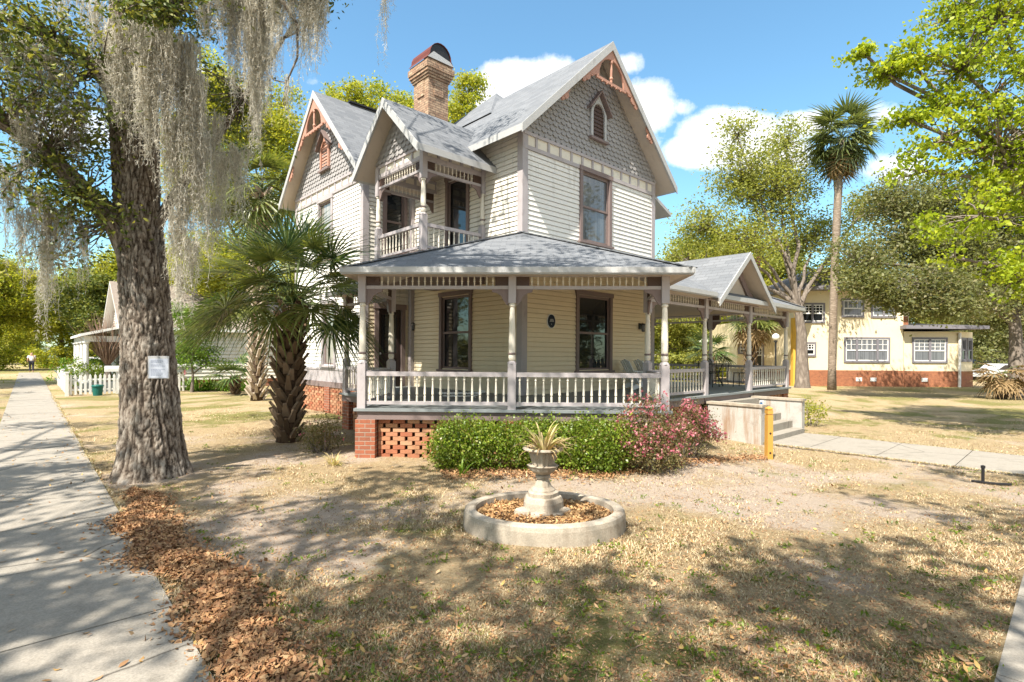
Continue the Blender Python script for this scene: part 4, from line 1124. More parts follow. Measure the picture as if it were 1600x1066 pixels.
# ---- hanging moss
def moss_strands(anchors, seed, w=.011):
    rng = np.random.default_rng(seed); out = []
    for (p, L, R, n) in anchors:
        p = np.array(p)
        for s in range(n):
            a = rng.uniform(0, 2 * math.pi); r = R * math.sqrt(rng.uniform(0, 1)); f = r / R
            q = p + np.array([math.cos(a) * r, math.sin(a) * r * .7, rng.uniform(-.08, .08)])
            ln = L * (1 - .55 * f) * rng.uniform(.3, 1.08); m = max(4, int(ln / .05)); z = np.linspace(0, 1, m + 1)
            wx = np.cumsum(rng.normal(size=(m + 1, 2)) * .0105, axis=0); con = 1 - .55 * z
            X = p[0] + (q[0] - p[0]) * con + wx[:, 0]; Y = p[1] + (q[1] - p[1]) * con + wx[:, 1]; Z = q[2] - z * ln
            ta = rng.uniform(0, math.pi); sx, sy = math.cos(ta), math.sin(ta) * .5
            wd = w * (1 - .75 * z) * rng.uniform(.6, 1.3)
            Lp_ = np.stack([X - sx * wd, Y - sy * wd, Z], 1); Rp = np.stack([X + sx * wd, Y + sy * wd, Z], 1)
            out.append(np.stack([Lp_[:-1], Rp[:-1], Rp[1:], Lp_[1:]], axis=1).reshape(-1, 3))
            # short curls off the strand
            nf = int(m * 2.7); ii = rng.integers(0, m, nf); c = np.stack([X[ii], Y[ii], Z[ii]], 1)
            ax = unit(rng, nf); ax[:, 2] = -np.abs(ax[:, 2]) - .35; ax /= np.linalg.norm(ax, axis=1)[:, None]
            out.append(leaf_arrays(c, .068, .0060, rng, 0, 0, ax))
    return np.concatenate(out)
def moss(parent, anchors, seed, origin=(0, 0, 0), w=.011):
    V_ = moss_strands(anchors, seed, w) - np.array(origin); return fast_mesh('hanging_moss', V_, quads(len(V_)), M['moss'], parent)
# ================================================================== THE MOSSY STREET OAK
def bark_tube(pts, rad, nseg, step, amp, seed, flare=0.0, roots=5):
    pts = [Vector(p) for p in pts]; seg = [(pts[i + 1] - pts[i]).length for i in range(len(pts) - 1)]; tot = sum(seg); n = max(4, int(tot / step))
    def at(d):
        for i, L in enumerate(seg):
            if d <= L or i == len(seg) - 1:
                f = min(1, d / L); a = pts[max(0, i - 1)]; b, c = pts[i], pts[i + 1]; e = pts[min(len(pts) - 1, i + 2)]
                p = 0.5 * ((2 * b) + (c - a) * f + (2 * a - 5 * b + 4 * c - e) * f * f + (3 * b - a - 3 * c + e) * f ** 3)
                return p, rad[i] + (rad[i + 1] - rad[i]) * f
            d -= L
    global RG
    RG = []; V_ = []; ref = Vector((1, 0, 0)); P_ = [at(tot * k / n) for k in range(n + 1)]
    for k, (p, r) in enumerate(P_):
        d = (P_[min(n, k + 1)][0] - P_[max(0, k - 1)][0]).normalized(); a = (ref - d * ref.dot(d)).normalized(); b = d.cross(a)
        for j in range(nseg):
            th = 2 * math.pi * j / nseg; ca, sa_ = math.cos(th), math.sin(th); h = tot * k / n
            q = Vector((ca * 2.1, sa_ * 2.1, h * .55 + seed)); wv = .5 * mnoise.noise(Vector((ca * 2, sa_ * 2, h * 1.3 + seed + 9)))
            k1 = 1 - abs(mnoise.noise(Vector((ca * 6.5 + wv, sa_ * 6.5, h * 3.6 + seed)))) * 3.0; k2 = 1 - abs(mnoise.noise(Vector((ca * 14 + wv, sa_ * 14, h * 9.5 + seed)))) * 2.8
            rg = 1 - max(0, max(k1, k2 * .75)); RG.append(min(1, max(0, rg)))
            rr = r * (1 + .13 * mnoise.noise(q)) + amp * (min(1, rg) - .45)
            if flare: rr += flare * math.exp(-h / .30) * (.55 + .75 * max(0, math.cos(th * roots / 2 + seed + .4 * math.sin(th * 2))) ** 2)
            V_.append(p + a * (ca * rr) + b * (sa_ * rr))
    F_ = [(k * nseg + j, k * nseg + (j + 1) % nseg, (k + 1) * nseg + (j + 1) % nseg, (k + 1) * nseg + j) for k in range(n) for j in range(nseg)]
    return V_, F_
ob = Vector((-5.5, 8.24, 0)); oak = thing('oak_tree', 'big street oak with rough bark draped in grey hanging moss beside sidewalk', 'tree', ob)
tp = [W(246, 765, 8.24), W(240, 700, 8.24), W(234, 600, 8.24), W(229, 500, 8.22), W(222, 420, 8.2), W(214, 330, 8.2), W(210, 220, 8.1), W(204, 110, 8.0), W(200, 0, 7.9), W(185, -160, 7.8)]
tr_ = [.40, .375, .34, .325, .31, .30, .31, .29, .25, .19]
V_, F_ = bark_tube([p - ob for p in tp], tr_, 140, .026, .034, 1.7, .55)
def ridge(o): at_ = o.data.attributes.new('ridge', 'FLOAT', 'POINT'); at_.data.foreach_set('value', RG); return o
tk = ridge(fast_mesh('trunk', V_, F_, M['oakbark'], oak, True))
def limb(px, r0, r1, seed):
    pts = [W(*p) - ob for p in px]; n = len(pts)
    V_, F_ = bark_tube(pts, [r0 + (r1 - r0) * i / (n - 1) for i in range(n)], 36, .06, .012, seed); return ridge(fast_mesh('limb', V_, F_, M['oakbark'], oak, True))
LIMBS = [
    ([(215, 430, 8.2), (175, 345, 8.0), (130, 300, 7.8), (70, 240, 7.5), (0, 190, 7.2), (-160, 120, 6.8)], .17, .08, 3.1),
    ([(222, 400, 8.2), (262, 320, 8.3), (320, 240, 8.4), (380, 150, 8.6), (440, 60, 8.8)], .09, .03, 4.2),
    ([(205, 120, 8.0), (270, 0, 7.8), (370, -110, 7.6), (480, -190, 7.4), (600, -250, 7.1)], .20, .05, 5.3),
    ([(200, 20, 7.9), (120, -90, 7.7), (20, -150, 7.4), (-100, -200, 7.1)], .18, .06, 6.4),
    ([(192, -80, 7.8), (230, -260, 7.2), (330, -420, 6.4)], .17, .05, 7.7),
    ([(208, 200, 8.1), (150, 110, 7.7), (80, 60, 7.4), (-20, 20, 7.0)], .12, .05, 8.8)]
for L in LIMBS: limb(*L)
# hanging twig at the right end of the canopy
mb = MB(); tw = [W(430, -10, 7.5), W(462, 40, 7.5), W(462, 90, 7.5), W(445, 130, 7.5), W(440, 165, 7.5)]
mb.tube([p - ob for p in tw], [.03, .022, .016, .012, .006], 5); mb.tube([p - ob for p in (W(445, 130, 7.5), W(425, 125, 7.5), W(410, 110, 7.5))], [.012, .008, .004], 4); mb.build('twig', M['bark'], oak, uv=False)
# foliage clumps along the limbs
def B(px, py, Y, rx, ry, rz, w=None):
    c = W(px, py, Y) - ob; return (c.x, c.y, c.z, rx, ry, rz) if w is None else (c.x, c.y, c.z, rx, ry, rz, w)
bl_ = [B(60, 100, 7.0, 1.2, 1.0, .9, 1.3), B(20, 40, 7.2, 1.0, .9, .5, .8), B(110, 200, 7.6, .8, .8, .7, 1.0), B(60, 290, 7.6, 1.0, .8, .4, .8), B(150, 330, 7.6, .6, .6, .35, .5),
       B(330, 130, 8.6, .7, .6, .5, .45), B(370, 200, 8.8, .5, .5, .5, .3), B(225, 20, 7.3, .55, .4, .3, .55), B(480, -20, 7.6, .5, .5, .25, .3), B(300, 10, 7.6, .8, .6, .3, .4), B(70, 400, 8.2, .9, .6, .3, .25)]
cr1, C1, _ = make_crown('crown', bl_, 430, 32, .30, .085, .036, M['oak_leaf'], oak, 11, .25, .3, .7)
hi = [(1.6, -2.6, 11.5, 3.2, 3.0, 1.6), (-1.5, -1.5, 12.5, 3.0, 3.0, 1.6), (-3.8, 1.0, 11.0, 3.0, 3.0, 1.6), (1.2, 2.2, 12.8, 2.8, 2.6, 1.4), (4.2, -4.0, 10.5, 2.2, 2.0, 1.0, 8)]
cr2, C2, _ = make_crown('crown', hi, 260, 42, .5, .15, .07, M['oak_leaf'], oak, 12, .2, .3, .6, 3.0)
mb = MB(); rng = random.Random(5)
for c in list(C1): 
    c = Vector(c); st = min((Vector(W(*p)) - ob for L in LIMBS for p in L[0]), key=lambda p: (p - c).length)
    if (st - c).length < 2.2: mb.tube(limb_pts(st, c, rng, 3, .03, .1), [.022, .014, .009, .005], 4, cap=False)
for c in list(C2)[::4]:
    c = Vector(c); st = W(330, -420, 6.4) - ob; mb.tube(limb_pts(st, c, rng, 3, .03, .1), [.06, .04, .025, .01], 4, cap=False)
mb.build('twig', M['bark'], oak, uv=False)
def A_(px, py, Y, L, R, n): return (W(px, py, Y), L, R, n)
MG = [
  [A_(165, 50, 7.5, 1.7, .2, 60), A_(190, 40, 7.3, 2.0, .24, 90), A_(225, 50, 7.3, 2.3, .26, 110), A_(255, 55, 7.4, 2.6, .26, 110), A_(285, 60, 7.6, 3.0, .22, 90)],
  [A_(300, 120, 7.7, 3.1, .22, 90), A_(268, 190, 7.6, 2.2, .16, 60), A_(310, 210, 7.8, 2.6, .16, 55), A_(285, 300, 7.7, 2.1, .13, 45), A_(330, 180, 8.2, 1.9, .2, 45), A_(272, 330, 7.7, 2.0, .09, 30)],
  [A_(318, -20, 7.5, 1.2, .16, 55), A_(340, -60, 7.5, 1.6, .16, 60), A_(363, -50, 7.7, 2.5, .19, 110), A_(390, -40, 7.7, 3.0, .20, 125), A_(414, -40, 7.8, 2.5, .17, 95), A_(400, 60, 7.9, 2.3, .12, 45)],
  [A_(432, -50, 7.6, 2.0, .15, 75), A_(452, -50, 7.5, 1.6, .15, 70), A_(474, -40, 7.5, 1.9, .15, 80), A_(492, -40, 7.5, 1.7, .13, 65), A_(503, -30, 7.5, 1.25, .06, 20), A_(448, 125, 7.5, 1.0, .05, 10)],
  [A_(20, 60, 7.1, 1.5, .22, 50), A_(60, 70, 7.1, 1.7, .25, 60), A_(95, 100, 7.2, 1.5, .22, 50), A_(120, 150, 7.5, 1.4, .18, 40), A_(35, 150, 7.1, 1.5, .2, 45), A_(140, 0, 7.4, 1.0, .25, 50), A_(90, -30, 7.3, .9, .25, 45)],
  [A_(15, 260, 7.4, 1.7, .2, 45), A_(62, 300, 7.6, 1.8, .2, 55), A_(80, 330, 7.7, 2.0, .13, 45), A_(105, 330, 7.8, 1.4, .14, 35), A_(130, 345, 7.9, 1.5, .1, 30), A_(35, 330, 7.5, 1.4, .14, 30), A_(70, 380, 8.1, 1.9, .1, 30)],
  [A_(345, 240, 8.4, 1.9, .2, 50), A_(372, 230, 8.6, 1.7, .2, 45), A_(400, 130, 8.6, 1.8, .15, 40), A_(330, 320, 8.3, 1.3, .16, 35), A_(300, 380, 8.1, 1.3, .14, 35), A_(280, 420, 8.0, 1.0, .08, 25)],
  [A_(597, -60, 7.1, 1.45, .045, 26), A_(612, -60, 7.1, .72, .02, 6)],
]
for k, g in enumerate(MG): moss(oak, [(p, L, R, int(n * 1.3)) for p, L, R, n in g], 40 + k, ob, .0065)
# paper notice pinned on the trunk
nb = W(248, 574, 7.83)
nt = thing('paper_notice', 'white paper notice in a clear sleeve pinned to the oak trunk', 'notice', nb, .12)
mb = MB(); mb.box(-.145, .145, -.006, .0, -.165, .165); mb.build('sleeve', M['glass_blind'] if False else M['steel'], nt)
mb = MB(); mb.box(-.125, .135, -.0095, -.0065, -.155, .125); mb.build('sheet', M['paper'], nt)
mb = MB(); rng = random.Random(8); z = .10
while z > -.13:
    x = -.10
    if rng.random() < .8:
        while x < .10 - rng.uniform(0, .08): w_ = rng.uniform(.012, .03); mb.box(x, x + w_, -.0115, -.0098, z, z + .006); x += w_ + .008
    z -= .017
mb.build('print', M['ink'], nt)
mb = MB(); mb.lathe([(.012, 0), (.012, .01), (0, .012)], 8, (0, -.01, .15)); mb.build('pin', M['steel'], nt)

# ================================================================== PALMS
pbase = W(450, 690, 11.4); pbase.z = 0
hub1 = W(459, 478, 11.4)
DG, LG, DD = M['palm'], M['palm_light'], M['palm_dead']
fx = [ # az, el, petiole, blade, droop, roll, bend, material
  (2.9, .55, 1.55, 1.25, .7, .3, 1.25, DG), (3.3, .5, 1.5, 1.2, .8, -.4, 1.3, DG), (-2.7, .35, 1.35, 1.2, .8, .6, 1.1, DG), (2.5, 1.0, 1.4, 1.15, .6, .5, .8, DG), (2.2, 1.25, 1.35, 1.0, .4, .2, .35, DG), (1.2, 1.45, 1.45, 1.0, .35, 0, .1, DG),
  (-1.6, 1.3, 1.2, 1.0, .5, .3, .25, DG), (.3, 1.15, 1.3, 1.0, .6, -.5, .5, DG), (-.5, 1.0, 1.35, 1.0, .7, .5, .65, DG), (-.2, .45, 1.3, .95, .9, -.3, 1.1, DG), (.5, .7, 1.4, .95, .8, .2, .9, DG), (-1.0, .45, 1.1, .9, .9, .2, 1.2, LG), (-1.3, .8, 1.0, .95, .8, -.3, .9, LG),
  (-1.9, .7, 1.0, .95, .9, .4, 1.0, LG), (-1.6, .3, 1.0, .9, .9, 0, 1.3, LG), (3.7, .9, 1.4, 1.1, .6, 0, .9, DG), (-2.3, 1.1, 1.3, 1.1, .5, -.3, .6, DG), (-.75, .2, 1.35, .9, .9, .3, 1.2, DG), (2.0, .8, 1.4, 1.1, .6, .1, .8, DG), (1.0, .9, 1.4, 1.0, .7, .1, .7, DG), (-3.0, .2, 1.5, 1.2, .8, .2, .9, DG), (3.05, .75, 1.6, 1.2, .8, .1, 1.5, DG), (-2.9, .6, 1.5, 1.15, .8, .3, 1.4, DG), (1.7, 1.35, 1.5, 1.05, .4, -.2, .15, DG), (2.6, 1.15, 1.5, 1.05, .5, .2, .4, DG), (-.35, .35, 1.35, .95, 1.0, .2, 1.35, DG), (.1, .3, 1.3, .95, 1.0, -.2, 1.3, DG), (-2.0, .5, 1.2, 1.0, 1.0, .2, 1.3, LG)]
palm('young cabbage palm with dark boot covered trunk at house corner', pbase, hub1, .21, 22, 1.15, .9, LG, 21, 'boot', .24, fixed=fx, width=.03, elmin=.1, elmax=1.4, nl=40)
p2 = W(402, 622, 21); p2.z = 0
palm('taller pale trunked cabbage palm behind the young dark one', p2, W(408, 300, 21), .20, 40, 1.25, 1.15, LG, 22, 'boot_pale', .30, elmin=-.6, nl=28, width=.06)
p3 = W(368, 612, 24); p3.z = 0
palm('small trunkless fan palm against neighbouring white house wall', p3, W(368, 592, 24), .12, 12, .7, .85, DG, 23, 'boot', .15, elmin=.1, nl=26, width=.05)
p4 = W(1300, 603, 32); p4.z = -.15
palm('very tall slim cabbage palm in front of the yellow house', p4, W(1313, 218, 32), .21, 60, 1.35, 1.3, M['palm_mid'], 24, bootlen=0, elmin=-1.35, elmax=1.4, dead=9, nl=26, width=.085, bend=(.2, .8))
p5 = W(1172, 575, 36); p5.z = -.15
palm('shaggy cabbage palm far behind the porch entrance', p5, W(1176, 500, 36), .25, 24, 1.2, 1.1, M['palm_light'], 25, bootlen=.3, elmin=-1.2, elmax=1.3, dead=8, nl=24, width=.08)
p6 = W(1112, 560, 30); p6.z = -.15
palm('low dark fan palm seen between the porch posts', p6, W(1108, 552, 30), .15, 14, .8, .9, DG, 26, 'boot', .15, elmin=.0, nl=24, width=.06)
p7 = W(1566, 618, 26); p7.z = -.15
palm('drooping brown and green clump palm by the yellow house corner', p7, W(1566, 590, 26), .16, 20, .75, .85, M['palm_dead'], 27, 'boot', .15, elmin=-.3, elmax=1.3, nl=24, width=.05, bend=(.8, 1.4))

# ================================================================== SHRUBS AROUND THE PORCH
def G(px, py, Y):
    v = W(px, py, Y); v.z = float(ground(v.x, v.y)); return v
shrub('small leaved green hedge shrub, left one below porch railing', G(735, 740, 8.75), [(-.15, 0, .42, .45, .38, .40), (.25, .05, .38, .40, .36, .40), (-.42, .1, .35, .22, .28, .34)], 19000, .040, .026, M['hedge_leaf'], 31, group=None, upper=0)
shrub('small leaved green hedge shrub behind the urn', G(828, 740, 8.85), [(-.1, 0, .42, .44, .36, .38), (.3, 0, .42, .38, .36, .39)], 16000, .040, .026, M['hedge_leaf'], 32)
shrub('small leaved green hedge shrub next to pink azalea', G(925, 740, 8.75), [(-.1, 0, .44, .42, .38, .40), (.3, -.05, .46, .42, .38, .40), (.0, -.1, .25, .5, .36, .25)], 20000, .040, .026, M['hedge_leaf'], 33)
shrub('large pink flowering azalea at the porch corner', G(1012, 745, 8.75), [(0, 0, .68, .48, .45, .55), (.32, .05, .5, .38, .36, .42), (-.2, -.1, .4, .38, .36, .38), (.1, -.3, .3, .35, .25, .25)], 9500, .042, .018, M['azalea_leaf'], 34, M['azalea_flower'], 680, .040, .026, 24, 'azalea_bush', 'azalea')
shrub('smaller pink azalea beside the concrete step wall', G(1075, 705, 9.7), [(0, 0, .55, .46, .4, .48), (.3, -.1, .45, .3, .3, .35)], 4200, .042, .017, M['azalea_leaf'], 35, M['azalea_flower'], 400, .040, .026, 16, 'azalea_bush', 'azalea')
shrub('sparse reddish azalea between young palm and brick pier', G(505, 700, 10.2), [(0, 0, .38, .4, .36, .34), (-.15, 0, .3, .3, .3, .28)], 3000, .042, .018, M['azalea_leaf'], 36, M['azalea_flower'], 26, .035, .02, 18, 'azalea_bush', 'azalea')
shrub('thin leafy sapling shrub behind far step wall', G(1268, 625, 15.5), [(0, 0, .45, .45, .4, .35)], 700, .07, .035, M['spring_leaf'], 37, None, 0, stems=8)
tree('garden_tree', 'small leafy tree against the white side wall of cottage', [G(300, 612, 25), G(300, 612, 25) + Vector((.05, 0, .7)), G(300, 612, 25) + Vector((0, 0, 1.4))], .07, [tuple(W(296, 545, 25)) + (.9, .8, .9), tuple(W(312, 500, 25)) + (.9, .8, .8), tuple(W(285, 490, 25)) + (.7, .7, .6), tuple(W(335, 560, 25.5)) + (.8, .6, .6)], 150, 60, .32, .10, .06, M['fern'], M['bark_far'], 38)
# strap leaved plants along the neighbour's wall
def strap(label, base, n, L, w, mat, seed, spread=1.0, name='strap_plant', cat='plant', up=1.0, parent=None, droop=.9):
    root = thing(name, label, cat, base) if parent is None else parent
    rng = random.Random(seed); V_ = []
    for k in range(n):
        az = rng.uniform(0, 2 * math.pi); el = rng.uniform(.35, 1.4) * up; l_ = L * rng.uniform(.6, 1.15); o_ = Vector((math.cos(az), math.sin(az), 0)); s_ = Vector((-o_.y, o_.x, 0)); p = o_ * rng.uniform(0, .06) * spread; pts = []
        for i in range(8):
            f = i / 7; e = el - droop * f * f * 1.6; pts.append((p.copy(), w * (1 - .2 * (1 - f) ** 2) * (1 - f ** 3) + .002)); p = p + (o_ * math.cos(e) + Vector((0, 0, math.sin(e)))) * l_ / 7
        for i in range(7):
            a, wa = pts[i]; b, wb = pts[i + 1]; V_ += [a - s_ * wa / 2, a + s_ * wa / 2, b + s_ * wb / 2, b - s_ * wb / 2]
    fast_mesh('foliage', V_, quads(len(V_)), mat, root); return root
for k in range(6):
    g = G(290 + k * 20, 613, 26.5 - .5 * (k % 2)); 
    strap(['ferny green clump nearest the oak trunk by white wall', 'ferny green clump second from the oak trunk', 'ferny green clump third from the oak trunk', 'ferny green clump under the neighbouring window', 'ferny green clump left of small fan palm', 'ferny green clump below the small fan palm'][k], g, 90, .95, .05, M['fern'], 50 + k, 6, up=.9)
strap('tuft of dry grass at the foot of corner brick pier', G(523, 735, 9.0), 70, .3, .01, M['agave'], 58, 1.5, 'grass_tuft', 'grass')
strap('small green strap plant at the front of left hedge shrub', G(722, 748, 8.25), 14, .32, .025, M['fern'], 59, 1, up=1.1)

# ================================================================== TREES BEHIND AND BESIDE THE HOUSE
def Wz(px, py, Y, r):
    v = W(px, py, Y); return (v.x, v.y, v.z, r[0], r[1], r[2])
def base(px, Y):
    v = W(px, 600, Y); return Vector((v.x, v.y, float(ground(v.x, v.y)) - .05))
# forked olive oak at the right
b = base(1254, 34)
tree('shade_tree', 'forked grey trunk tree with airy olive crown beyond the porch', [b, W(1252, 520, 34), W(1246, 478, 34)], .38,
     [Wz(1215, 300, 35, (2.7, 2.4, 2.6)), Wz(1160, 275, 35, (2.3, 2.2, 2.2)), Wz(1270, 370, 36, (2.2, 2.2, 1.6)), Wz(1170, 375, 34, (2.6, 2.2, 1.6)), Wz(1345, 330, 37, (1.6, 1.6, 1.6)), Wz(1105, 350, 35, (2, 2, 1.6)), Wz(1225, 225, 35.5, (1.7, 1.6, 1.6)), Wz(1075, 405, 35, (1.8, 1.8, 1.4)), Wz(1285, 425, 35.5, (1.9, 1.8, 1.1)), Wz(1150, 210, 35, (1.2, 1.2, 1.2))],
     640, 58, .85, .18, .10, M['oak_light'], M['bark_far'], 61, limb_r=.34)
b = base(1590, 27)
tree('shade_tree', 'dark drooping oak over the yellow house roof', [b, W(1588, 540, 27), W(1583, 470, 27)], .36,
     [Wz(1500, 400, 27, (2.6, 2.2, 1.4)), Wz(1420, 380, 27.5, (2.2, 2, 1.4)), Wz(1560, 330, 27, (2.6, 2.2, 2.0)), Wz(1470, 320, 28, (2.4, 2, 1.6)), Wz(1390, 310, 28, (1.6, 1.6, 1.4)), Wz(1640, 420, 26, (2.2, 2, 1.6)), Wz(1360, 420, 27.5, (1.6, 1.4, .9)), Wz(1540, 470, 26, (1.7, 1.4, .7)), Wz(1610, 260, 28, (2, 2, 2)), Wz(1440, 440, 25, (1.9, 1.5, .8)), Wz(1335, 400, 25.5, (1.4, 1.3, .9)), Wz(1500, 458, 25, (1.6, 1.4, .6)), Wz(1395, 465, 25, (.9, .9, .35)) + (2.0,), Wz(1460, 478, 24.5, (1.6, 1.2, .5)) + (5.0,), Wz(1350, 440, 25, (1.1, 1, .6)) + (3.0,)],
     1050, 84, .72, .16, .085, M['oak_dull'], M['bark_far'], 62, limb_r=.32)
# lime green maple reaching in from the right
b = Vector((15.4, 12.6, -.15))
mp = tree('maple_tree', 'lime green maple in fresh leaf reaching in from the right', [b, b + Vector((-.2, 0, 2.2)), b + Vector((-.3, .1, 4.2))], .30,
     [Wz(1500, 100, 13, (1.3, 1.3, 1.0)), Wz(1420, 90, 13.3, (.9, 1.0, .6)), Wz(1560, 220, 12.6, (1.3, 1.2, 1.0)), Wz(1470, 215, 13, (1.0, 1.0, .6)), Wz(1530, 330, 12.6, (1.2, 1.1, .8)), Wz(1590, 420, 12.4, (1.0, 1.0, .8)), Wz(1440, 265, 13.2, (.9, .9, .35)), Wz(1560, 20, 12.8, (1.5, 1.3, 1.1)), Wz(1378, 110, 13.6, (.55, .6, .42)) + (1.0,), Wz(1345, 80, 13.7, (.25, .3, .2)) + (.3,), Wz(1415, 185, 13.4, (.6, .5, .2)) + (.5,), Wz(1660, 200, 12.5, (1.8, 1.6, 2.4)), Wz(1700, 400, 12.5, (1.5, 1.4, 1.4)), Wz(1640, -120, 12.5, (2.4, 2.2, 1.8)), Wz(1490, 20, 13.3, (.9, .9, .5)), Wz(1460, 165, 13.2, (.8, .8, .3)), Wz(1490, 400, 12.8, (.6, .6, .25))],
     1050, 40, .28, .112, .075, M['maple_leaf'], M['bark_far'], 63, droop=.55, flat=.2, limb_r=.34, squash=.45, power=2.0)
rngm = np.random.default_rng(9); loc_m = b
sb = [(q[0] - b.x, q[1] - b.y, q[2] - b.z, q[3], q[4], q[5]) for q in (Wz(1560, 60, 13, (.9, .8, .5)), Wz(1560, 160, 13, (.9, .8, .6)), Wz(1520, 230, 13, (.8, .8, .4)), Wz(1570, 300, 12.8, (.6, .6, .3)))]
Cs, _ = sample_blobs(sb, 90, rngm); rep = np.repeat(np.arange(90), 9)
Vs = leaf_arrays(Cs[rep] + rngm.normal(size=(810, 3)) * .06, .06, .028, rngm, .5); fast_mesh('seed_cluster', Vs, quads(len(Vs)), M['maple_seed'], mp)
# spring green trees behind the house
b = base(560, 38)
t1 = tree('spring_tree', 'yellow green tree showing above roof left of chimney', [b, b + Vector((0, 0, 6)), b + Vector((.2, 0, 10))], .35,
     [Wz(560, 160, 38, (2.4, 2, 1.4)), Wz(520, 150, 38, (1.1, 1.5, .8)), Wz(620, 165, 38, (1.8, 2, 1.2)), Wz(500, 260, 38, (2.5, 2.5, 2.5)), Wz(590, 230, 38, (3, 2.5, 2.4)), Wz(645, 170, 38, (1.2, 1.2, 1))], 300, 120, .62, .19, .11, M['spring_leaf'], M['bark_far'], 64, limb_r=.3)
b = base(728, 40)
tree('spring_tree', 'yellow green tree rising to the right of brick chimney', [b, b + Vector((0, 0, 8)), b + Vector((0, 0, 13))], .3,
     [Wz(728, 150, 40, (1.5, 1.4, 1.5)), Wz(715, 190, 40, (1.6, 1.5, 1.3)), Wz(742, 195, 40, (1.5, 1.5, 1.2)), Wz(720, 260, 40, (2, 2, 2))], 190, 120, .55, .19, .11, M['spring_leaf'], M['bark_far'], 65, limb_r=.3)
b = base(405, 30)
t3 = tree('spring_tree', 'broad yellow green tree behind the left gable and palms', [b, b + Vector((0, 0, 3)), b + Vector((0, 0, 6))], .26,
     [Wz(400, 200, 30, (2.4, 2.2, 2.0)), Wz(345, 170, 30, (2, 2, 2)), Wz(430, 240, 30, (1.7, 1.8, 1.6)), Wz(330, 300, 30, (2.2, 2, 2)), Wz(400, 330, 30, (2.4, 2, 1.8)), Wz(290, 230, 31, (2, 2, 2)), Wz(440, 160, 31, (1.3, 1.3, 1)), Wz(330, 420, 30, (2.6, 2, 1.6)), Wz(320, 110, 30, (1.1, 1.1, .9))], 600, 100, .6, .16, .095, M['spring_leaf'], M['bark_far'], 66, limb_r=.25)
# far tree line: individual copies of one mid distance tree
b = Vector((0, 70, -.1))
fb = [(0, 70, 7.5, 3.6, 3.4, 2.8), (-2.4, 70.5, 5.4, 2.8, 2.6, 2.2), (2.6, 69.6, 5.6, 2.8, 2.6, 2.2), (.6, 69.2, 10.2, 2.4, 2.4, 2.0), (-1.5, 71, 9.0, 2.2, 2.2, 1.8), (0.4, 68.6, 3.4, 2.6, 2.2, 1.6), (-.5, 69, 1.2, 4.4, 3.0, 1.5)]
far = tree('background_tree', 'green tree standing far behind the house', [b, b + Vector((0, 0, 2)), b + Vector((.1, 0, 4.5))], .3, fb, 420, 90, .75, .24, .14, M['oak_light'], M['bark_far'], 67, limb_r=.3)
spots = [ # px, Y, scale, material, label
 (20, 85, 1.3, 'spring_leaf', 'yellow green tree far down the side street at left edge'), (95, 62, 1.05, 'spring_leaf', 'bright yellow green tree behind the white cottage porch'), (150, 58, 1.05, 'oak_leaf', 'dark green tree right behind the cottage gable'), (215, 60, 1.25, 'spring_leaf', 'yellow green tree hidden partly by the mossy oak trunk'),
 (60, 95, 1.2, 'oak_light', 'olive tree at the far end of the side sidewalk'), (-30, 50, 1.1, 'spring_leaf', 'bushy tree on the far side of the street'), (270, 52, 1.1, 'oak_light', 'olive tree above the neighbouring house roof'),
 (1045, 46, .95, 'oak_light', 'olive tree rising behind the right edge of the house'), (1085, 58, 1.2, 'spring_leaf', 'yellow green tree seen under the porch roof'), (1150, 62, 1.25, 'spring_leaf', 'sunlit yellow tree behind the porch entry gable'), (1010, 60, 1.1, 'oak_leaf', 'dark tree seen just right of the porch wall'),
 (1210, 64, 1.3, 'oak_light', 'olive tree behind the left end of yellow house'), (1560, 62, 1.25, 'oak_dull', 'dull green tree behind the parked cars'), (1620, 48, 1.2, 'oak_dull', 'dull oak at the far right edge'), (1500, 75, 1.4, 'oak_light', 'tall olive tree behind the yellow house wing'), (1590, 90, 1.2, 'spring_leaf', 'pale tree at the end of the far street'), (1400, 80, 1.3, 'oak_dull', 'dull green tree behind the yellow house ridge'), (480, 60, 1.2, 'oak_light', 'olive tree hidden behind the tall palms'),
 (330, 48, 1.15, 'spring_leaf', 'yellow green tree behind the neighbouring house'), (-90, 70, 1.3, 'oak_light', 'olive street tree beyond the left edge of the road'), (5, 130, 1.7, 'spring_leaf', 'pale tree closing the far end of side street'), (1060, 75, 1.3, 'oak_light', 'olive tree far behind the red door cottage'), (1120, 50, .8, 'spring_leaf', 'small yellow green tree behind the low fan palm'), (1680, 80, 1.4, 'oak_light', 'olive tree far right beyond the parked cars'), (1530, 95, 1.5, 'oak_light', 'olive tree far behind the silver sedan'), (250, 85, 1.5, 'spring_leaf', 'tall yellow green tree far behind the oak trunk'), (380, 75, 1.5, 'oak_light', 'tall olive tree far behind the pale trunked palm'), (975, 85, 1.4, 'oak_light', 'olive tree far behind the porch chairs')]
rs = random.Random(4); crown_cache = {}
for i, (px, Y, s, mt, lb) in enumerate(spots):
    v = W(px, 553, Y); L = Vector((v.x, v.y, -.1))
    if i == 0:
        far.location = L; far.scale = (s, s, s); far['label'] = lb
        for ch in far.children:
            if ch.name.startswith('crown'): ch.data.materials[0] = M[mt]
        proto = far; o = far
    else:
        o = clone(proto); o.location = L; o.rotation_euler = (0, 0, rs.uniform(0, 6.28)); o.scale = (s, s, s * rs.uniform(.9, 1.1)); o['label'] = lb
        for ch in o.children:
            if ch.name.startswith('crown'):
                if mt not in crown_cache: crown_cache[mt] = ch.data.copy(); crown_cache[mt].materials[0] = M[mt]
                ch.data = crown_cache[mt]
    o['group'] = 'trees in the far background'
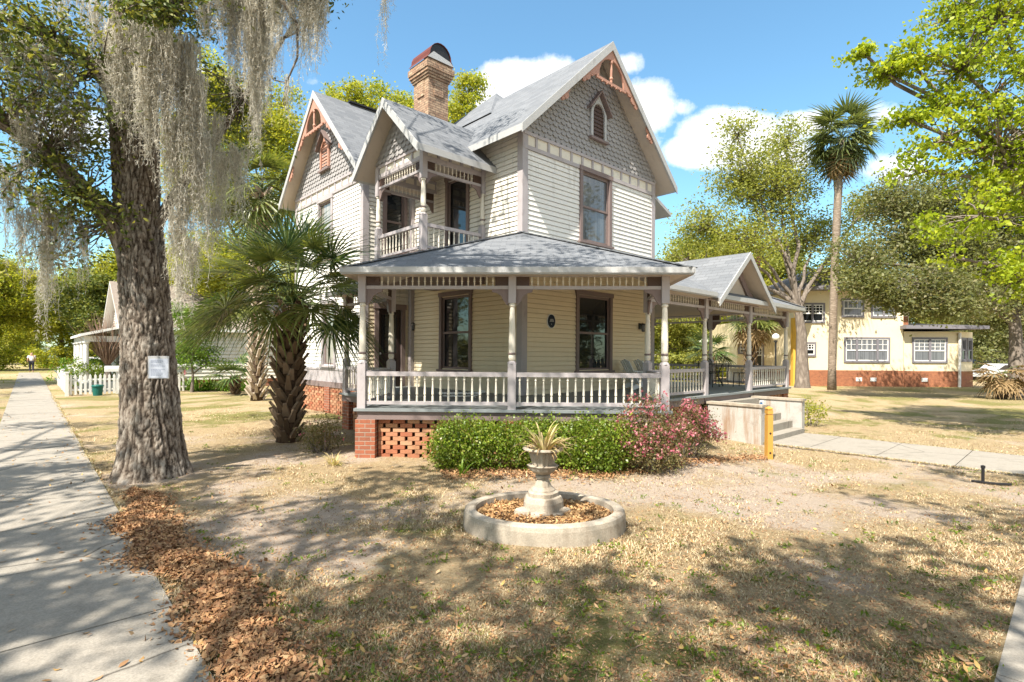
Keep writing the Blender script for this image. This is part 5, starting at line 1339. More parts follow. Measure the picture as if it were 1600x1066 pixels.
for i, (x, y, s_) in enumerate(((-30, 13, 1.3), (-5, -27, 1.45), (27, 13, 1.2), (17, -22, 1.4), (32, 4, 1.3), (-34, 24, 1.3))):
    o = clone(proto); o.location = (x, y, -.1); o.rotation_euler = (0, 0, i * 1.3); o.scale = (s_, s_, s_); o['group'] = 'trees across the front street'
    o['label'] = ['leafy tree left of the frame reflected in left porch window', 'leafy tree straight across the street behind the photographer', 'leafy tree right of the frame reflected in right porch window', 'leafy tree across the street toward the right', 'leafy tree on the corner lot right of the photographer', 'leafy tree across the side street left of the frame'][i]
    for ch in o.children:
        if ch.name.startswith('crown'): ch.data = crown_cache['oak_dull']
# oaks outside the frame whose crowns dapple the lawn and the walks
sh = [(0, 0, 12.6, 2.0, 1.9, 1.0), (2.9, 1.0, 12.0, 1.7, 1.6, .8), (-2.9, .6, 12.4, 1.8, 1.8, .9), (.3, 2.9, 11.8, 1.5, 1.5, .7), (-.6, -2.8, 12.2, 1.9, 1.8, .9), (2.2, -2.0, 11.4, 1.5, 1.4, .7), (-3.6, -2.6, 11.5, 1.4, 1.4, .7), (4.2, -.6, 12.4, 1.1, 1.1, .7), (1.2, -4.4, 12.0, 1.5, 1.5, .7), (-1.8, 3.6, 12.4, 1.2, 1.2, .7)]
def shade(label, x, y, seed, s=1.0, rz=0, extra=()):
    b = Vector((x, y, 0)); bl = [(x + (q[0] * math.cos(rz) - q[1] * math.sin(rz)) * s, y + (q[0] * math.sin(rz) + q[1] * math.cos(rz)) * s, q[2] - 2.6, q[3] * s, q[4] * s, q[5]) for q in sh] + list(extra)
    return tree('street_oak', label, [b, b + Vector((.1, 0, 2.5)), b + Vector((0, .1, 5))], .34, bl, int(170 * s), 46, .38, .20, .115, M['oak_leaf'], M['bark_far'], seed, power=2.0, limb_r=.25)
shade('street oak behind the photographer shading the front lawn', -3.7, -3.2, 71, 1.05)
shade('street oak outside the right of frame shading the path', 2.2, -2.5, 72, 1.0, 1.0, [(5.2, 2.6, 10.2, 1.5, 1.2, .8), (6.6, 1.4, 10.6, 1.5, 1.2, .8), (3.6, 1.0, 10.4, 1.0, .8, .6)])
shade('street oak beside the road shading the side sidewalk', -8.3, -.7, 73, 1.0, 2.0, [(-11.2, 2.3, 9.8, 1.2, 1.0, .6), (-12.8, 4.4, 10, 1.3, 1.1, .6), (-14.8, 7.2, 10, 1.3, 1.0, .6), (-10.2, .6, 9.6, 1.0, 1.0, .6)])
# ================================================================== RING PLANTER WITH URN
rc = Vector((.37, 5.94, 0))
ring = thing('ring_planter', 'low round concrete planter ring filled with dry mulch', 'planter', rc)
mb = MB(); mb.lathe([(.90, -.1), (.895, .14), (.885, .185), (.865, .20), (.78, .205), (.765, .19), (.765, .02)], 72, (0, 0, 0), 0, 1.0, .80)
mb.build('ring_wall', M['cast'], ring, smooth=False)
mb = MB(); mb.lathe([(.78, .10), (.6, .125), (.3, .14), (0.001, .145)], 40, (0, 0, 0), 0, 1.0, .80); bed = mb.build('mulch_bed', M['ground'] if False else M['brown_block'], ring)
rng = np.random.default_rng(81); n = 5200; r = np.sqrt(rng.uniform(0, 1, n)) * .76; a = rng.uniform(0, 6.283, n)
Pm = np.stack([r * np.cos(a), r * np.sin(a) * .8, .115 + .035 * (1 - r / .76) + rng.uniform(0, .022, n)], 1); ax = unit(rng, n); ax[:, 2] *= .25; ax /= np.linalg.norm(ax, axis=1)[:, None]
Vm = leaf_arrays(Pm, .048, .02, rng, 0, 0, ax); o = fast_mesh('mulch', Vm, quads(len(Vm)), M['mulch'], ring); tag(o, kind='stuff')
ub = Vector((.355, 5.98, .12)); urn = thing('stone_urn', 'fluted cast stone urn on broken plinth in planter ring', 'urn', ub)
mb = MB(); mb.lathe([(.21, -.02), (.225, .04), (.22, .14), (.20, .19), (.17, .20), (.17, .24), (.145, .255)], 22, flute=.05, nfl=5)
for k, (x, y, s) in enumerate(((-.2, -.12, .09), (.2, -.06, .08), (-.05, -.22, .07), (.14, -.18, .06))):
    mb.lathe([(s * 1.1, -.02), (s, s * .7), (s * .8, s * .95), (0, s * .9)], 6, (x, y, 0), flute=.3, nfl=2)
mb.build('plinth', M['cast'], urn)
mb = MB(); mb.lathe([(.14, .25), (.135, .27), (.10, .30), (.075, .36), (.062, .39), (.085, .40), (.085, .425), (.06, .435)], 24); mb.build('foot', M['cast'], urn, smooth=False)
mb = MB(); mb.lathe([(.06, .43), (.10, .45), (.145, .485), (.165, .525), (.175, .535), (.15, .54)], 30, flute=.05, nfl=10)
mb.lathe([(.115, .535), (.13, .60), (.15, .67), (.17, .70)], 60, flute=.07, nfl=15)
mb.lathe([(.17, .695), (.205, .70), (.225, .715), (.222, .73), (.19, .735), (.165, .725), (.15, .69), (.001, .68)], 48, flute=.018, nfl=24)
mb.build('bowl', M['cast'], urn)
plant = strap('yellowing strap leaved plant growing in the stone urn', Vector((.355, 5.98, .80)), 46, .37, .028, M['agave'], 82, 1.2, 'potted_plant', 'plant', 1.05, droop=.7)
strap('', None, 42, .40, .022, M['palm_dead'], 83, 1.2, parent=plant, up=.75, droop=1.3)
# ================================================================== SMALL THINGS IN THE YARD
bp = G(1202, 716, 10.4); bo = thing('yellow_post', 'yellow stained square wooden post with notched top beside path', 'post', bp, .1)
mb = MB(); w = .055; mb.box(-w, w, -w, w, -.2, .86); 
for z0, z1, e in ((.86, .875, -.012), (.875, .95, 0), (.95, .965, -.012), (.965, .985, 0)): mb.box(-w - e, w + e, -w - e, w + e, z0, z1)
mb.poly([(-w, -w, .985), (w, -w, .985), (0, 0, 1.03)]); mb.poly([(w, -w, .985), (w, w, .985), (0, 0, 1.03)]); mb.poly([(w, w, .985), (-w, w, .985), (0, 0, 1.03)]); mb.poly([(-w, w, .985), (-w, -w, .985), (0, 0, 1.03)])
mb.build('shaft', M['post_yellow'], bo)
mb = MB()
for z in (.12, .5): mb.prism([(.022 * math.cos(k * .52), -w - .003, z + .022 * math.sin(k * .52)) for k in range(12)], (0, .003, 0))
mb.build('bolt_hole', M['hole'], bo)
gl = G(1537, 761, 8.6); lo = thing('garden_light', 'thin black garden light stake lying base beside the path', 'garden light', gl)
mb = MB(); mb.lathe([(.022, -.1), (.022, .25), (.03, .25), (.03, .29), (.0, .30)], 10); mb.build('stake', M['black'], lo)
mb = MB(); mb.tube([(-.1, .1, .02), (0, -.02, .025), (.14, -.10, .022), (.30, -.17, .03)], [.018, .02, .02, .022], 6); mb.build('cable', M['black'], lo)
lo['label'] = 'thin black garden light with cable on dry grass by path'
bt = H(5.6, -3.38, .36); b_ = thing('spray_bottle', 'dark blue plastic bottle standing on the porch steps', 'bottle', bt)
mb = MB(); mb.lathe([(.07, 0), (.075, .02), (.075, .2), (.06, .24), (.025, .27), (.025, .3)], 14); mb.build('body', M['blue'], b_, smooth=False)
mb = MB(); mb.box(-.03, .05, -.018, .018, .30, .345); mb.box(.03, .045, -.012, .012, .25, .30); mb.build('nozzle', M['white'], b_)
# adirondack chairs on the porch
def adirondack(label, t, s, rz):
    r = thing('porch_chair', label, 'chair', H(t, s, ZF), HA + rz, 'white slatted chairs on the porch')
    f = MB(); 
    for y in (-.27, .27): f.beam((.42, y, .0), (.42, y, .50), .04, .09, up=(1, 0, 0)); f.beam((-.35, y, .05), (.42, y, .33), .03, .12)
    f.build('frame', M['white_chair'], r)
    m2 = MB()
    for k in range(7): m2.beam((.40 - .075 * k, -.27, .365 - .027 * k), (.40 - .075 * k, .27, .365 - .027 * k), .06, .02)
    m2.build('seat', M['white_chair'], r)
    m3 = MB()
    for k in range(5):
        y = -.2 + .1 * k; top = .82 + .05 * (1 - abs(k - 2) / 2)
        m3.beam((-.10, y, .2), (-.42, y * 1.15, top), .02, .082, up=(0, 1, 0))
    m3.beam((-.25, -.26, .46), (-.25, .26, .46), .04, .05); m3.build('backrest', M['white_chair'], r)
    for y in (-.33, .33):
        m4 = MB(); m4.beam((-.30, y, .52), (.50, y, .525), .12, .025); m4.build('armrest', M['white_chair'], r)
adirondack('white slatted porch chair in the right corner of the wall', 4.75, -.55, -.5); adirondack('white slatted porch chair nearer to dark window', 4.1, -.55, -.5)
# iron table and chairs
tb = thing('patio_table', 'black iron patio table on the far end of porch', 'table', H(7.9, -.9, ZF))
mb = MB(); mb.lathe([(.02, .70), (.58, .70), (.58, .725), (.02, .725)], 28); mb.build('table_top', M['black'], tb)
for k in range(4):
    a = k * 1.571 + .4; mb = MB(); mb.tube([(.45 * math.cos(a), .45 * math.sin(a), 0), (.2 * math.cos(a), .2 * math.sin(a), .35), (.42 * math.cos(a), .42 * math.sin(a), .70)], .016, 6); mb.build('leg', M['black'], tb)
def iron_chair(label, t, s, rz):
    r = thing('patio_chair', label, 'chair', H(t, s, ZF), HA + rz, 'black iron patio chairs')
    mb = MB(); mb.box(-.22, .22, -.22, .22, .43, .45); mb.build('seat', M['black'], r)
    for x in (-.2, .2):
        for y in (-.2, .2): mb = MB(); mb.tube([(x * 1.1, y * 1.1, 0), (x, y, .44)], .013, 6); mb.build('leg', M['black'], r)
    mb = MB(); mb.tube([(-.22, -.22, .45), (-.27, -.22, .8), (-.28, -.12, .9), (-.285, 0, .94), (-.28, .12, .9), (-.27, .22, .8), (-.22, .22, .45)], .013, 6)
    for y in (-.12, -.04, .04, .12): mb.tube([(-.22, y, .45), (-.28, y, .9)], .007, 4)
    mb.build('backrest', M['black'], r)
iron_chair('black iron chair nearest the porch steps', 7.05, -1.2, 0); iron_chair('black iron chair at the outer side of patio table', 8.0, -1.85, 1.57); iron_chair('black iron chair by the end railing', 8.75, -.7, 3.14)
# coiled white hose on the porch floor
hz = H(-1.6, .3, ZF); hs = thing('garden_hose', 'pale coiled hose lying on the grey porch floor', 'hose', hz)
mb = MB(); pts = [(.34 * math.cos(k * .4) * (1 + .02 * k), .22 * math.sin(k * .4) * (1 + .02 * k), .02 + .004 * k) for k in range(34)]; mb.tube(pts, .014, 6); mb.build('coil', M['white'], hs)

# ================================================================== NEIGHBOURS
def grid_window(o, Mx, x0, x1, z0, z1, cols, rows_top, parent, pane='glass_curtain', trim='trim_grey', sash='white', y=0.0, frame_w=.12):
    mb = MB(Mx); w = frame_w
    mb.box(x0 - w, x0, y, y + .06, z0 - w, z1 + w); mb.box(x1, x1 + w, y, y + .06, z0 - w, z1 + w); mb.box(x0, x1, y, y + .062, z1, z1 + w); mb.box(x0, x1, y, y + .075, z0 - w, z0)
    wo = mb.build('window', M[trim], parent); n = len(cols); s = MB(Mx); xw = (x1 - x0); tot = sum(cols); x = x0; zm = z0 + (z1 - z0) * .48; mul = MB(Mx)
    for c in cols:
        a = x; b = x + xw * c / tot; x = b; t = .06
        s.box(a, a + t, y + .01, y + .04, z0, z1); s.box(b - t, b, y + .01, y + .04, z0, z1); s.box(a, b, y + .012, y + .042, z1 - t, z1); s.box(a, b, y + .012, y + .042, z0, z0 + t); s.box(a, b, y + .012, y + .045, zm - .04, zm + .04)
        nc = max(2, round(c * 3))
        for k in range(1, nc): xx = a + (b - a) * k / nc; s.box(xx - .018, xx + .018, y + .011, y + .035, zm, z1)
        if rows_top > 1:
            for k in range(1, rows_top): zz = zm + (z1 - zm) * k / rows_top; s.box(a, b, y + .0115, y + .033, zz - .018, zz + .018)
        if c is not cols[-1] or n == 1: pass
    s.build('sash', M[sash], wo)
    g = MB(Mx); g.box(x0, x1, y + .001, y + .008, z0, z1); g.build('pane', M[pane], wo)
    for k in range(1, n):
        xx = x0 + xw * sum(cols[:k]) / tot; m3 = MB(Mx); m3.box(xx - .07, xx + .07, y + .02, y + .07, z0, z1); m3.build('mullion', M[trim], wo)
    return wo
# yellow house: local x right along its front, y into the house
k_ = 36 / 833.0
yb = W(1265, 600, 36); yb.z = -.15
yh = thing('yellow_house', 'pale yellow stucco house with orange base and slate trimmed windows', 'house', yb, -.03)
FY = frame((0, 0), (1, 0), (0, -1))
def Xp(px): return (px - 1265) * k_
def Zp(py, px=1380): return EYE + (HOR + (px - 800) * .0061 - py) * k_ - yb.z
zf1 = Zp(579); zev = Zp(455)
mb = MB(); mb.box(Xp(1240), Xp(1408), 0, 9, zf1, zev); mb.box(Xp(1408), Xp(1452), 2.2, 9, Zp(512), zev); mb.build('wall', M['yellow_stucco'], yh)
mb = MB(); mb.box(Xp(1240) - .05, Xp(1408) + .05, -.05, 9.05, -.2, zf1); mb.box(Xp(1410), Xp(1494) + .03, -.03, 7, -.2, zf1 - .02); mb.build('foundation', M['brick_orange'], yh)
mb = MB(); mb.box(Xp(1409), Xp(1494), .0, 7, zf1 - .02, Zp(518)); wg = mb.build('wall', M['yellow_stucco'], yh)
mb = MB(); mb.box(Xp(1180), Xp(1240) - .01, 3.0, 9, zf1, Zp(500)); mb.build('wall', M['yellow_stucco'], yh)
mb = MB(); mb.box(Xp(1236), Xp(1246), -.35, .02, .0, Zp(498)); mb.build('porch_pillar', M['ochre_stucco'], yh)
p_ = [(Xp(1494) + .002, .0), (Xp(1530), .9), (Xp(1530), 7), (Xp(1494) + .002, 7)]
mb = MB(); mb.prism([(x, y, zf1 - .02) for x, y in p_], (0, 0, Zp(518) - zf1 + .02)); mb.build('wall', M['yellow_stucco'], yh)
mb = MB(); mb.prism([(x + .02, y - .03, -.2) for x, y in p_], (0, 0, zf1 + .18)); mb.build('foundation', M['brick_orange'], yh)
def hip(x0, x1, y0, y1, z, rise, inset, name='roof', mat='shingle_dark', th=.22):
    mb = MB(); cx0, cx1 = x0 + inset, x1 - inset; cy = (y0 + y1) / 2
    mb.poly([(x0, y0, z), (x1, y0, z), (cx1, cy, z + rise), (cx0, cy, z + rise)]); mb.poly([(x1, y1, z), (x0, y1, z), (cx0, cy, z + rise), (cx1, cy, z + rise)])
    mb.poly([(x1, y0, z), (x1, y1, z), (cx1, cy, z + rise)]); mb.poly([(x0, y1, z), (x0, y0, z), (cx0, cy, z + rise)])
    r = mb.build(name, M[mat], yh); m2 = MB(); m2.box(x0, x1, y0, y1, z - th, z - .003); m2.build('eave', M['trim_grey'], r); return r
rf = hip(Xp(1225), Xp(1462), -.9, 9.9, zev + .2, 2.0, 4.2)
hip(Xp(1403), Xp(1527), -.6, 7.4, Zp(512) + .12, .35, 2.0)
mb = MB(); mb.box(Xp(1176), Xp(1234), 1.6, 3.2, Zp(500), Zp(493)); mb.build('porch_canopy', M['trim_grey'], yh)
for (px0, px1, y0) in ((1212, 1228, 4), (1420, 1434, 4)):
    mb = MB(); mb.box(Xp(px0), Xp(px1), y0, y0 + .7, zev, zev + 2.9); mb.box(Xp(px0) - .06, Xp(px1) + .06, y0 - .06, y0 + .76, zev + 2.9, zev + 3.1); mb.build('chimney', M['brick_red'], yh)
mb = MB(); mb.box(Xp(1413), Xp(1422), .4, .8, Zp(508), Zp(494)); mb.build('vent_pot', M['brick_orange'], yh)
grid_window(yh, FY, Xp(1320), Xp(1385), Zp(564), Zp(530), (.8, 1.5, .8), 2, yh)
grid_window(yh, FY, Xp(1424), Xp(1472), Zp(564), Zp(530), (1.0, 1.0), 3, yh)
grid_window(yh, FY, Xp(1252), Xp(1285), Zp(503), Zp(477), (1.0, 1.0), 3, yh, 'glass'); grid_window(yh, FY, Xp(1316), Xp(1345), Zp(494), Zp(470), (1.2,), 1, yh)
grid_window(yh, FY, Xp(1361), Xp(1394), Zp(494), Zp(468), (1.0, 1.0), 1, yh); grid_window(yh, FY, Xp(1258), Xp(1272), Zp(555), Zp(538), (1.0,), 2, yh, 'glass')
ex, ey = Xp(1530) - Xp(1494), .9; el_ = math.hypot(ex, ey); FYs = frame((Xp(1494), 0), (ex / el_, ey / el_), (ey / el_, -ex / el_))
grid_window(yh, FYs, .22, .72, Zp(562), Zp(530), (1.0,), 1, yh, 'glass', 'trim_grey', 'trim_grey'); grid_window(yh, FYs, 1.08, 1.58, Zp(562), Zp(530), (1.0,), 1, yh, 'glass', 'trim_grey', 'trim_grey')
FYu = frame((Xp(1408), 0), (0, 1), (1, 0)); grid_window(yh, FYu, .5, 1.7, Zp(508), Zp(470), (1.0,), 1, yh, 'glass', 'trim_grey', 'trim_grey')
FYp = frame((0, 3.0), (1, 0), (0, -1)); grid_window(yh, FYp, Xp(1207), Xp(1222), zf1, Zp(532), (1.0,), 4, yh, 'glass'); grid_window(yh, FYp, Xp(1184), Xp(1202), Zp(552), Zp(540), (1.0,), 1, yh)
mb = MB(); mb.tube([(Xp(1492), -.1, 0), (Xp(1492), -.1, Zp(520))], .09, 8); mb.build('downpipe', M['white'], yh)
for px in (1340, 1362, 1440): mb = MB(FY); mb.box(Xp(px) - .2, Xp(px) + .2, .052, .07, .35, .6); mb.build('crawl_vent', M['white'], yh)
# lamp post
lp = G(1212, 590, 29); lm = thing('lamp_post', 'slim black lamp post with white globe by yellow house', 'street lamp', lp)
mb = MB(); mb.lathe([(.14, 0), (.14, .1), (.05, .3), (.045, 2.75), (.09, 2.8), (.06, 2.88)], 12); mb.build('pole', M['black'], lm)
mb = MB(); mb.lathe([(.05, 2.86)] + [(.19 * math.sin(math.pi * k / 10), 3.05 - .19 * math.cos(math.pi * k / 10)) for k in range(1, 10)] + [(.001, 3.24)], 16); mb.build('globe', M['white'], lm, smooth=True)
# white cottage on the left
cb = AB(3.6, 31.5)
ctg = thing('white_cottage', 'small white clapboard cottage with steep gable and columned front porch', 'house', (cb.x, cb.y, 0), math.atan2(SU.y, SU.x))
FQ = frame((0, 0), (1, 0), (0, -1)); FR = frame((0, 0), (0, 1), (-1, 0))
siding(FQ, 0, 10, .45, 3.3, M['cream'], ctg, ex=.19, lip=.045); siding(FR, 0, 7, .45, 3.3, M['white_siding'], ctg, ex=.19, lip=.04)
siding(FR, 0, 7, 3.3, 5.3, M['white_siding'], ctg, ex=.13, clipf=lambda z: (3.5 - 3.5 * (1 - (z - 3.3) / 2.2), 3.5 + 3.5 * (1 - (z - 3.3) / 2.2)))
mb = MB(); mb.box(.02, 10, .02, 7, -.1, .44); mb.build('foundation', M['brick_red'], ctg)
for sg in (-1, 1):
    mb = MB(); mb.prism([(-.4, 3.5, 5.6), (10.3, 3.5, 5.6), (10.3, 3.5 + sg * 3.9, 3.1), (-.4, 3.5 + sg * 3.9, 3.1)], (0, 0, -.14), 0, 1); mb.build('roof', [M['shingle_tan'], M['white']], ctg)
mb = MB(); mb.prism([(-1.8, -.3, 2.7), (-1.8, 7.2, 2.7), (.0, 7.2, 3.2), (.0, -.3, 3.2)], (0, 0, -.12), 0, 1); mb.build('porch_roof', [M['shingle_tan'], M['white']], ctg)
mb = MB(); mb.box(-1.7, 0, -.1, 7, .0, .42); mb.build('porch_floor', M['floor_grey'], ctg); mb = MB(); mb.box(-1.65, -1.5, 0, 7, 2.35, 2.62); mb.box(-1.5, 0, 0, .15, 2.35, 2.62); mb.build('porch_beam', M['white'], ctg)
for y in (.1, 2.3, 4.6, 6.9): mb = MB(); mb.lathe([(.16, .42), (.16, .5), (.12, .55), (.10, 2.25), (.15, 2.3), (.15, 2.35)], 12, (-1.57, y, 0)); mb.build('column', M['white'], ctg)
for x in (1.9, 5.2, 8.4): window(FQ, x, x + 1.0, 1.2, 2.9, ctg, 'white', sash='white', glass='glass_curtain', recess=.026)
for y in (1.2, 4.4): window(FR, y, y + 1.0, 1.2, 2.9, ctg, 'white', sash='white', recess=.026)
mb = MB(FR); mb.box(3.1, 4.0, .02, .06, .45, 2.6); mb.build('door', M['black_door'], ctg)
# picket fence
fc = thing('picket_fence', 'white wooden picket fence around the cottage garden corner', 'fence', (0, 0, 0))
mb = MB(); fa, fb_ = 1.25, 29.2
def fpt(a, b, z): p = AB(a, b); return (p.x, p.y, z)
for z in (.25, .68): mb.beam(fpt(fa, fb_ + .03, z), fpt(fa + 4.4, fb_ + .03, z), .03, .07); mb.beam(fpt(fa + .03, fb_, z), fpt(fa + .03, fb_ + 14, z), .03, .07)
mb.build('rail', M['white'], fc)
mb = MB(); mb.prism([(-.042, 0, .05), (.042, 0, .05), (.042, 0, .84), (0, 0, .93), (-.042, 0, .84)], (0, .02, 0)); pk0 = mb.build('picket', M['white'], fc); first = True
au = math.atan2(SU.y, SU.x)
for k in range(26): 
    o = pk0 if first else clone(pk0, fc); first = False; p = AB(fa + .12 + k * .165, fb_ - .0); o.location = (p.x, p.y, 0); o.rotation_euler = (0, random.Random(k).uniform(-.02, .02), au)
for k in range(50):
    o = clone(pk0, fc); p = AB(fa, fb_ + .15 + k * .19); o.location = (p.x, p.y, 0); o.rotation_euler = (0, 0, au - math.pi / 2)
for (a, b) in ((fa, fb_), (fa + 3.4, fb_ + .06), (fa + .06, fb_ + 5), (fa + .06, fb_ + 9.5)):
    mb = MB(); mb.box(-.06, .06, -.06, .06, -.1, .98); mb.box(-.08, .08, -.08, .08, .98, 1.02); o = mb.build('post', M['white'], fc); p = AB(a, b); o.location = (p.x, p.y, 0); o.rotation_euler = (0, 0, au)
gb = AB(fa + 1.0, fb_ - .35); bn = thing('garden_bin', 'dark green plastic tub standing against the picket fence', 'bin', (gb.x, gb.y, 0))
mb = MB(); mb.lathe([(.16, 0), (.2, .38), (.225, .39), (.225, .43), (.2, .43), (.19, .3)], 16); mb.build('tub', M['green_bin'], bn); mb = MB(); mb.lathe([(.215, .43), (.2, .46), (.001, .48)], 16); mb.build('lid', M['green_bin'], bn)
mbx = AB(fa + 1.75, fb_ + .35); ml = thing('mailbox', 'white rounded mailbox on a post behind the fence', 'mailbox', (mbx.x, mbx.y, 0), au)
mb = MB(); mb.box(-.05, .05, -.05, .05, 0, 1.0); mb.build('post', M['white'], ml)
mb = MB(); mb.prism([(-.45, -.13, 1.0), (-.45, .13, 1.0), (-.45, .13, 1.12)] + [(-.45, .13 * math.cos(k * math.pi / 8), 1.12 + .13 * math.sin(k * math.pi / 8)) for k in range(1, 8)] + [(-.45, -.13, 1.12)], (.9, 0, 0)); mb.build('box', M['white'], ml)
def gp_(a, b): p = AB(a, b); return Vector((p.x, p.y, 0))
shrub('leafy garden shrub inside the corner of the picket fence', gp_(fa + .8, fb_ + 2.5), [(0, 0, .8, .8, .9, .7), (-.2, 1.5, .8, .7, .9, .7)], 2600, .10, .05, M['hedge_leaf'], 91)
shrub('round garden shrub in front of the cottage porch', gp_(fa + 3.2, fb_ + 1.3), [(0, 0, .7, .9, .7, .6)], 1700, .10, .05, M['hedge_leaf'], 92)
shrub('reddish straggly bush beside the cottage wall', gp_(fa + 3.9, fb_ + .9), [(0, 0, .9, .7, .6, .8)], 900, .09, .04, M['azalea_leaf'], 93, M['azalea_flower'], 40, .08, .05)
shrub('green hedge running along the side fence', gp_(fa + .7, fb_ + 7), [(0, 0, .8, .6, 1.8, .8), (-1.2, 2.5, .8, .6, 1.8, .8)], 2600, .11, .06, M['fern'], 94)
tb_ = gp_(fa + 1.6, fb_ + 2.6); sh_ = thing('bare_shrub', 'bare pinkish brown vase shaped shrub inside the fence', 'shrub', tb_)
mb = MB(); rng = random.Random(95); mb.tube([(0, 0, 0), (.02, 0, .6), (0, 0, 1.25)], [.16, .13, .15], 8)
mb.build('trunk', M['bark_far'], sh_, uv=False); mb = MB()
for k in range(150):
    a = rng.uniform(0, 6.28); e = rng.uniform(0, .75) ** .8; L = rng.uniform(1.3, 2.4); d = Vector((math.sin(e) * math.cos(a), math.sin(e) * math.sin(a), math.cos(e))); p = Vector((0, 0, 1.15)); q = p + d * L + Vector((0, 0, .15 * L)); mb.tube(limb_pts(p, q, rng, 4, .03, .04), [.022, .016, .012, .009, .004], 3, cap=False)
mb.build('branches', M['twig'], sh_, uv=False)
# grey bare shrubs on the street verge
for k, (a, b, lb) in enumerate(((-1.6, 21, 'bare grey verge shrub nearest the camera at left edge'), (-1.8, 27, 'bare grey verge shrub farther along the side street'))):
    g = gp_(a, b); s_ = thing('verge_shrub', lb, 'shrub', g, 0); mb = MB(); rng = random.Random(96 + k)
    for j in range(70):
        a_ = rng.uniform(0, 6.28); r_ = rng.uniform(.1, .9); mb.tube(limb_pts((0, 0, 0), (r_ * math.cos(a_), r_ * math.sin(a_), rng.uniform(.7, 1.9)), rng, 4, .05, .12), [.02, .014, .01, .008, .004], 3, cap=False)
    mb.build('branches', M['bark_far'], s_, uv=False)
    s2 = np.random.default_rng(k); Pn = np.stack([s2.normal(size=500) * .5, s2.normal(size=500) * .5, s2.uniform(.1, 1.5, 500)], 1); Vn = leaf_arrays(Pn, .07, .03, s2); fast_mesh('foliage', Vn, quads(len(Vn)), M['oak_dull'], s_)
# little cottage with a red door glimpsed under the porch
sb_ = G(1062, 565, 47); sd = thing('garden_cottage', 'small buff gabled cottage with red door seen through porch', 'house', sb_, -.5)
mb = MB(); mb.box(-2, 2, 0, 4, 0, 2.0); mb.poly([(-2, 0, 2.0), (2, 0, 2.0), (0, 0, 3.2)]); mb.build('wall', M['yellow_stucco'], sd)
for sg in (-1, 1): mb = MB(); mb.prism([(0, -.3, 3.35), (0, 4.3, 3.35), (sg * 2.4, 4.3, 1.9), (sg * 2.4, -.3, 1.9)], (0, 0, -.12), 0, 1); mb.build('roof', [M['shingle_dark'], M['white']], sd)
mb = MB(); mb.box(-.5, .5, -.03, 0, 0, 2.0); mb.build('door', M['red_paint'], sd)
# board fence panel far behind the porch
bf = G(1157, 575, 41); bb = thing('board_fence', 'white corrugated fence panel far behind the porch', 'fence', bf); mb = MB()
for k in range(9): mb.box(-1.0 + k * .22, -.8 + k * .22, -.03 * (k % 2), .02 + .001 * k, -.1, 2.2)
mb.build('panel', M['white'], bb); mb = MB(); mb.box(-1.05, -.98, .0, .08, -.1, 2.3); mb.box(.98, 1.06, .0, .08, -.1, 2.3); mb.build('post', M['white'], bb)

# ================================================================== CARS AND PEDESTRIAN FAR AWAY
def m_car(n, c): return M.setdefault(n, m_paint(n, c, .03, .25, .1, bump=0.0))
def car(label, loc, rz, col, L=4.5, Wd=1.78, Hh=1.45, suv=False):
    r = thing('parked_car', label, 'car', loc, rz); h = Wd / 2
    roof = Hh; belt = Hh * .62
    side = [(-L / 2, .35), (-L / 2 + .08, belt * .92), (-L * .46, belt), (L * .16, belt + .02), (L * .42, belt * .86), (L / 2 - .03, belt * .62), (L / 2, .35)]
    mb = MB(); mb.prism([(x, -h, z) for x, z in side], (0, Wd, 0)); body = mb.build('body', col, r)
    cab = [(-L * .44 if suv else -L * .38, belt), (-L * .40 if suv else -L * .25, roof - .04), (-L * .3, roof), (L * .02, roof), (L * .20, belt)]
    mb = MB(); mb.prism([(x, -h * .86, z) for x, z in cab], (0, Wd * .86, 0)); mb.build('roof', col, r)
    mb = MB()
    g = [(-L * .36 if suv else -L * .31, belt + .04), (-L * .34 if suv else -L * .235, roof - .1), (L * .0, roof - .1), (L * .15, belt + .04)]
    for y in (-h * .87, h * .87 - .001): mb.prism([(x, y, z) for x, z in g], (0, .001 if y > 0 else -.004, 0))
    mb.build('window', M['glass'], r)
    for x in (-L * .31, L * .31):
        for y in (-h + .02, h - .22):
            mb = MB(); mb.prism([(x + .32 * math.cos(k * math.pi / 10), y, .32 + .32 * math.sin(k * math.pi / 10)) for k in range(20)], (0, .2, 0)); w_ = mb.build('wheel', M['black'], r)
            mb = MB(); mb.prism([(x + .19 * math.cos(k * math.pi / 7), y + (-.006 if y < 0 else .2), .32 + .19 * math.sin(k * math.pi / 7)) for k in range(14)], (0, .006, 0)); mb.build('rim', M['steel'], w_)
    for y in (-h * .75, h * .55):
        mb = MB(); mb.box(L / 2 - .06, L / 2 + .005, y, y + h * .28, belt * .64, belt * .64 + .14); mb.build('headlight', M['white'], r)
silver, dark, whitec = m_car('silver_car_paint', (.55, .56, .57)), m_car('dark_car_paint', (.03, .035, .045)), m_car('white_car_paint', (.72, .73, .74))
car('silver parked sedan half hidden by yellow house corner', G(1556, 590, 46), .12 + math.pi, silver)
car('dark tall parked wagon beyond the silver sedan', G(1548, 580, 58), .1, dark, 4.7, 1.85, 1.75, True)
car('white parked car across the far street at right edge', G(1592, 578, 62), .1, whitec, 4.6, 1.8, 1.6, True)
c_ = AB(-5.8, 46); car('white parked car on the side street at left edge', Vector((c_.x, c_.y, 0)), math.atan2(SV.y, SV.x), whitec)
c_ = AB(4.3, 52); car('grey parked car in the drive beyond cottage', Vector((c_.x, c_.y, 0)), .3, silver)
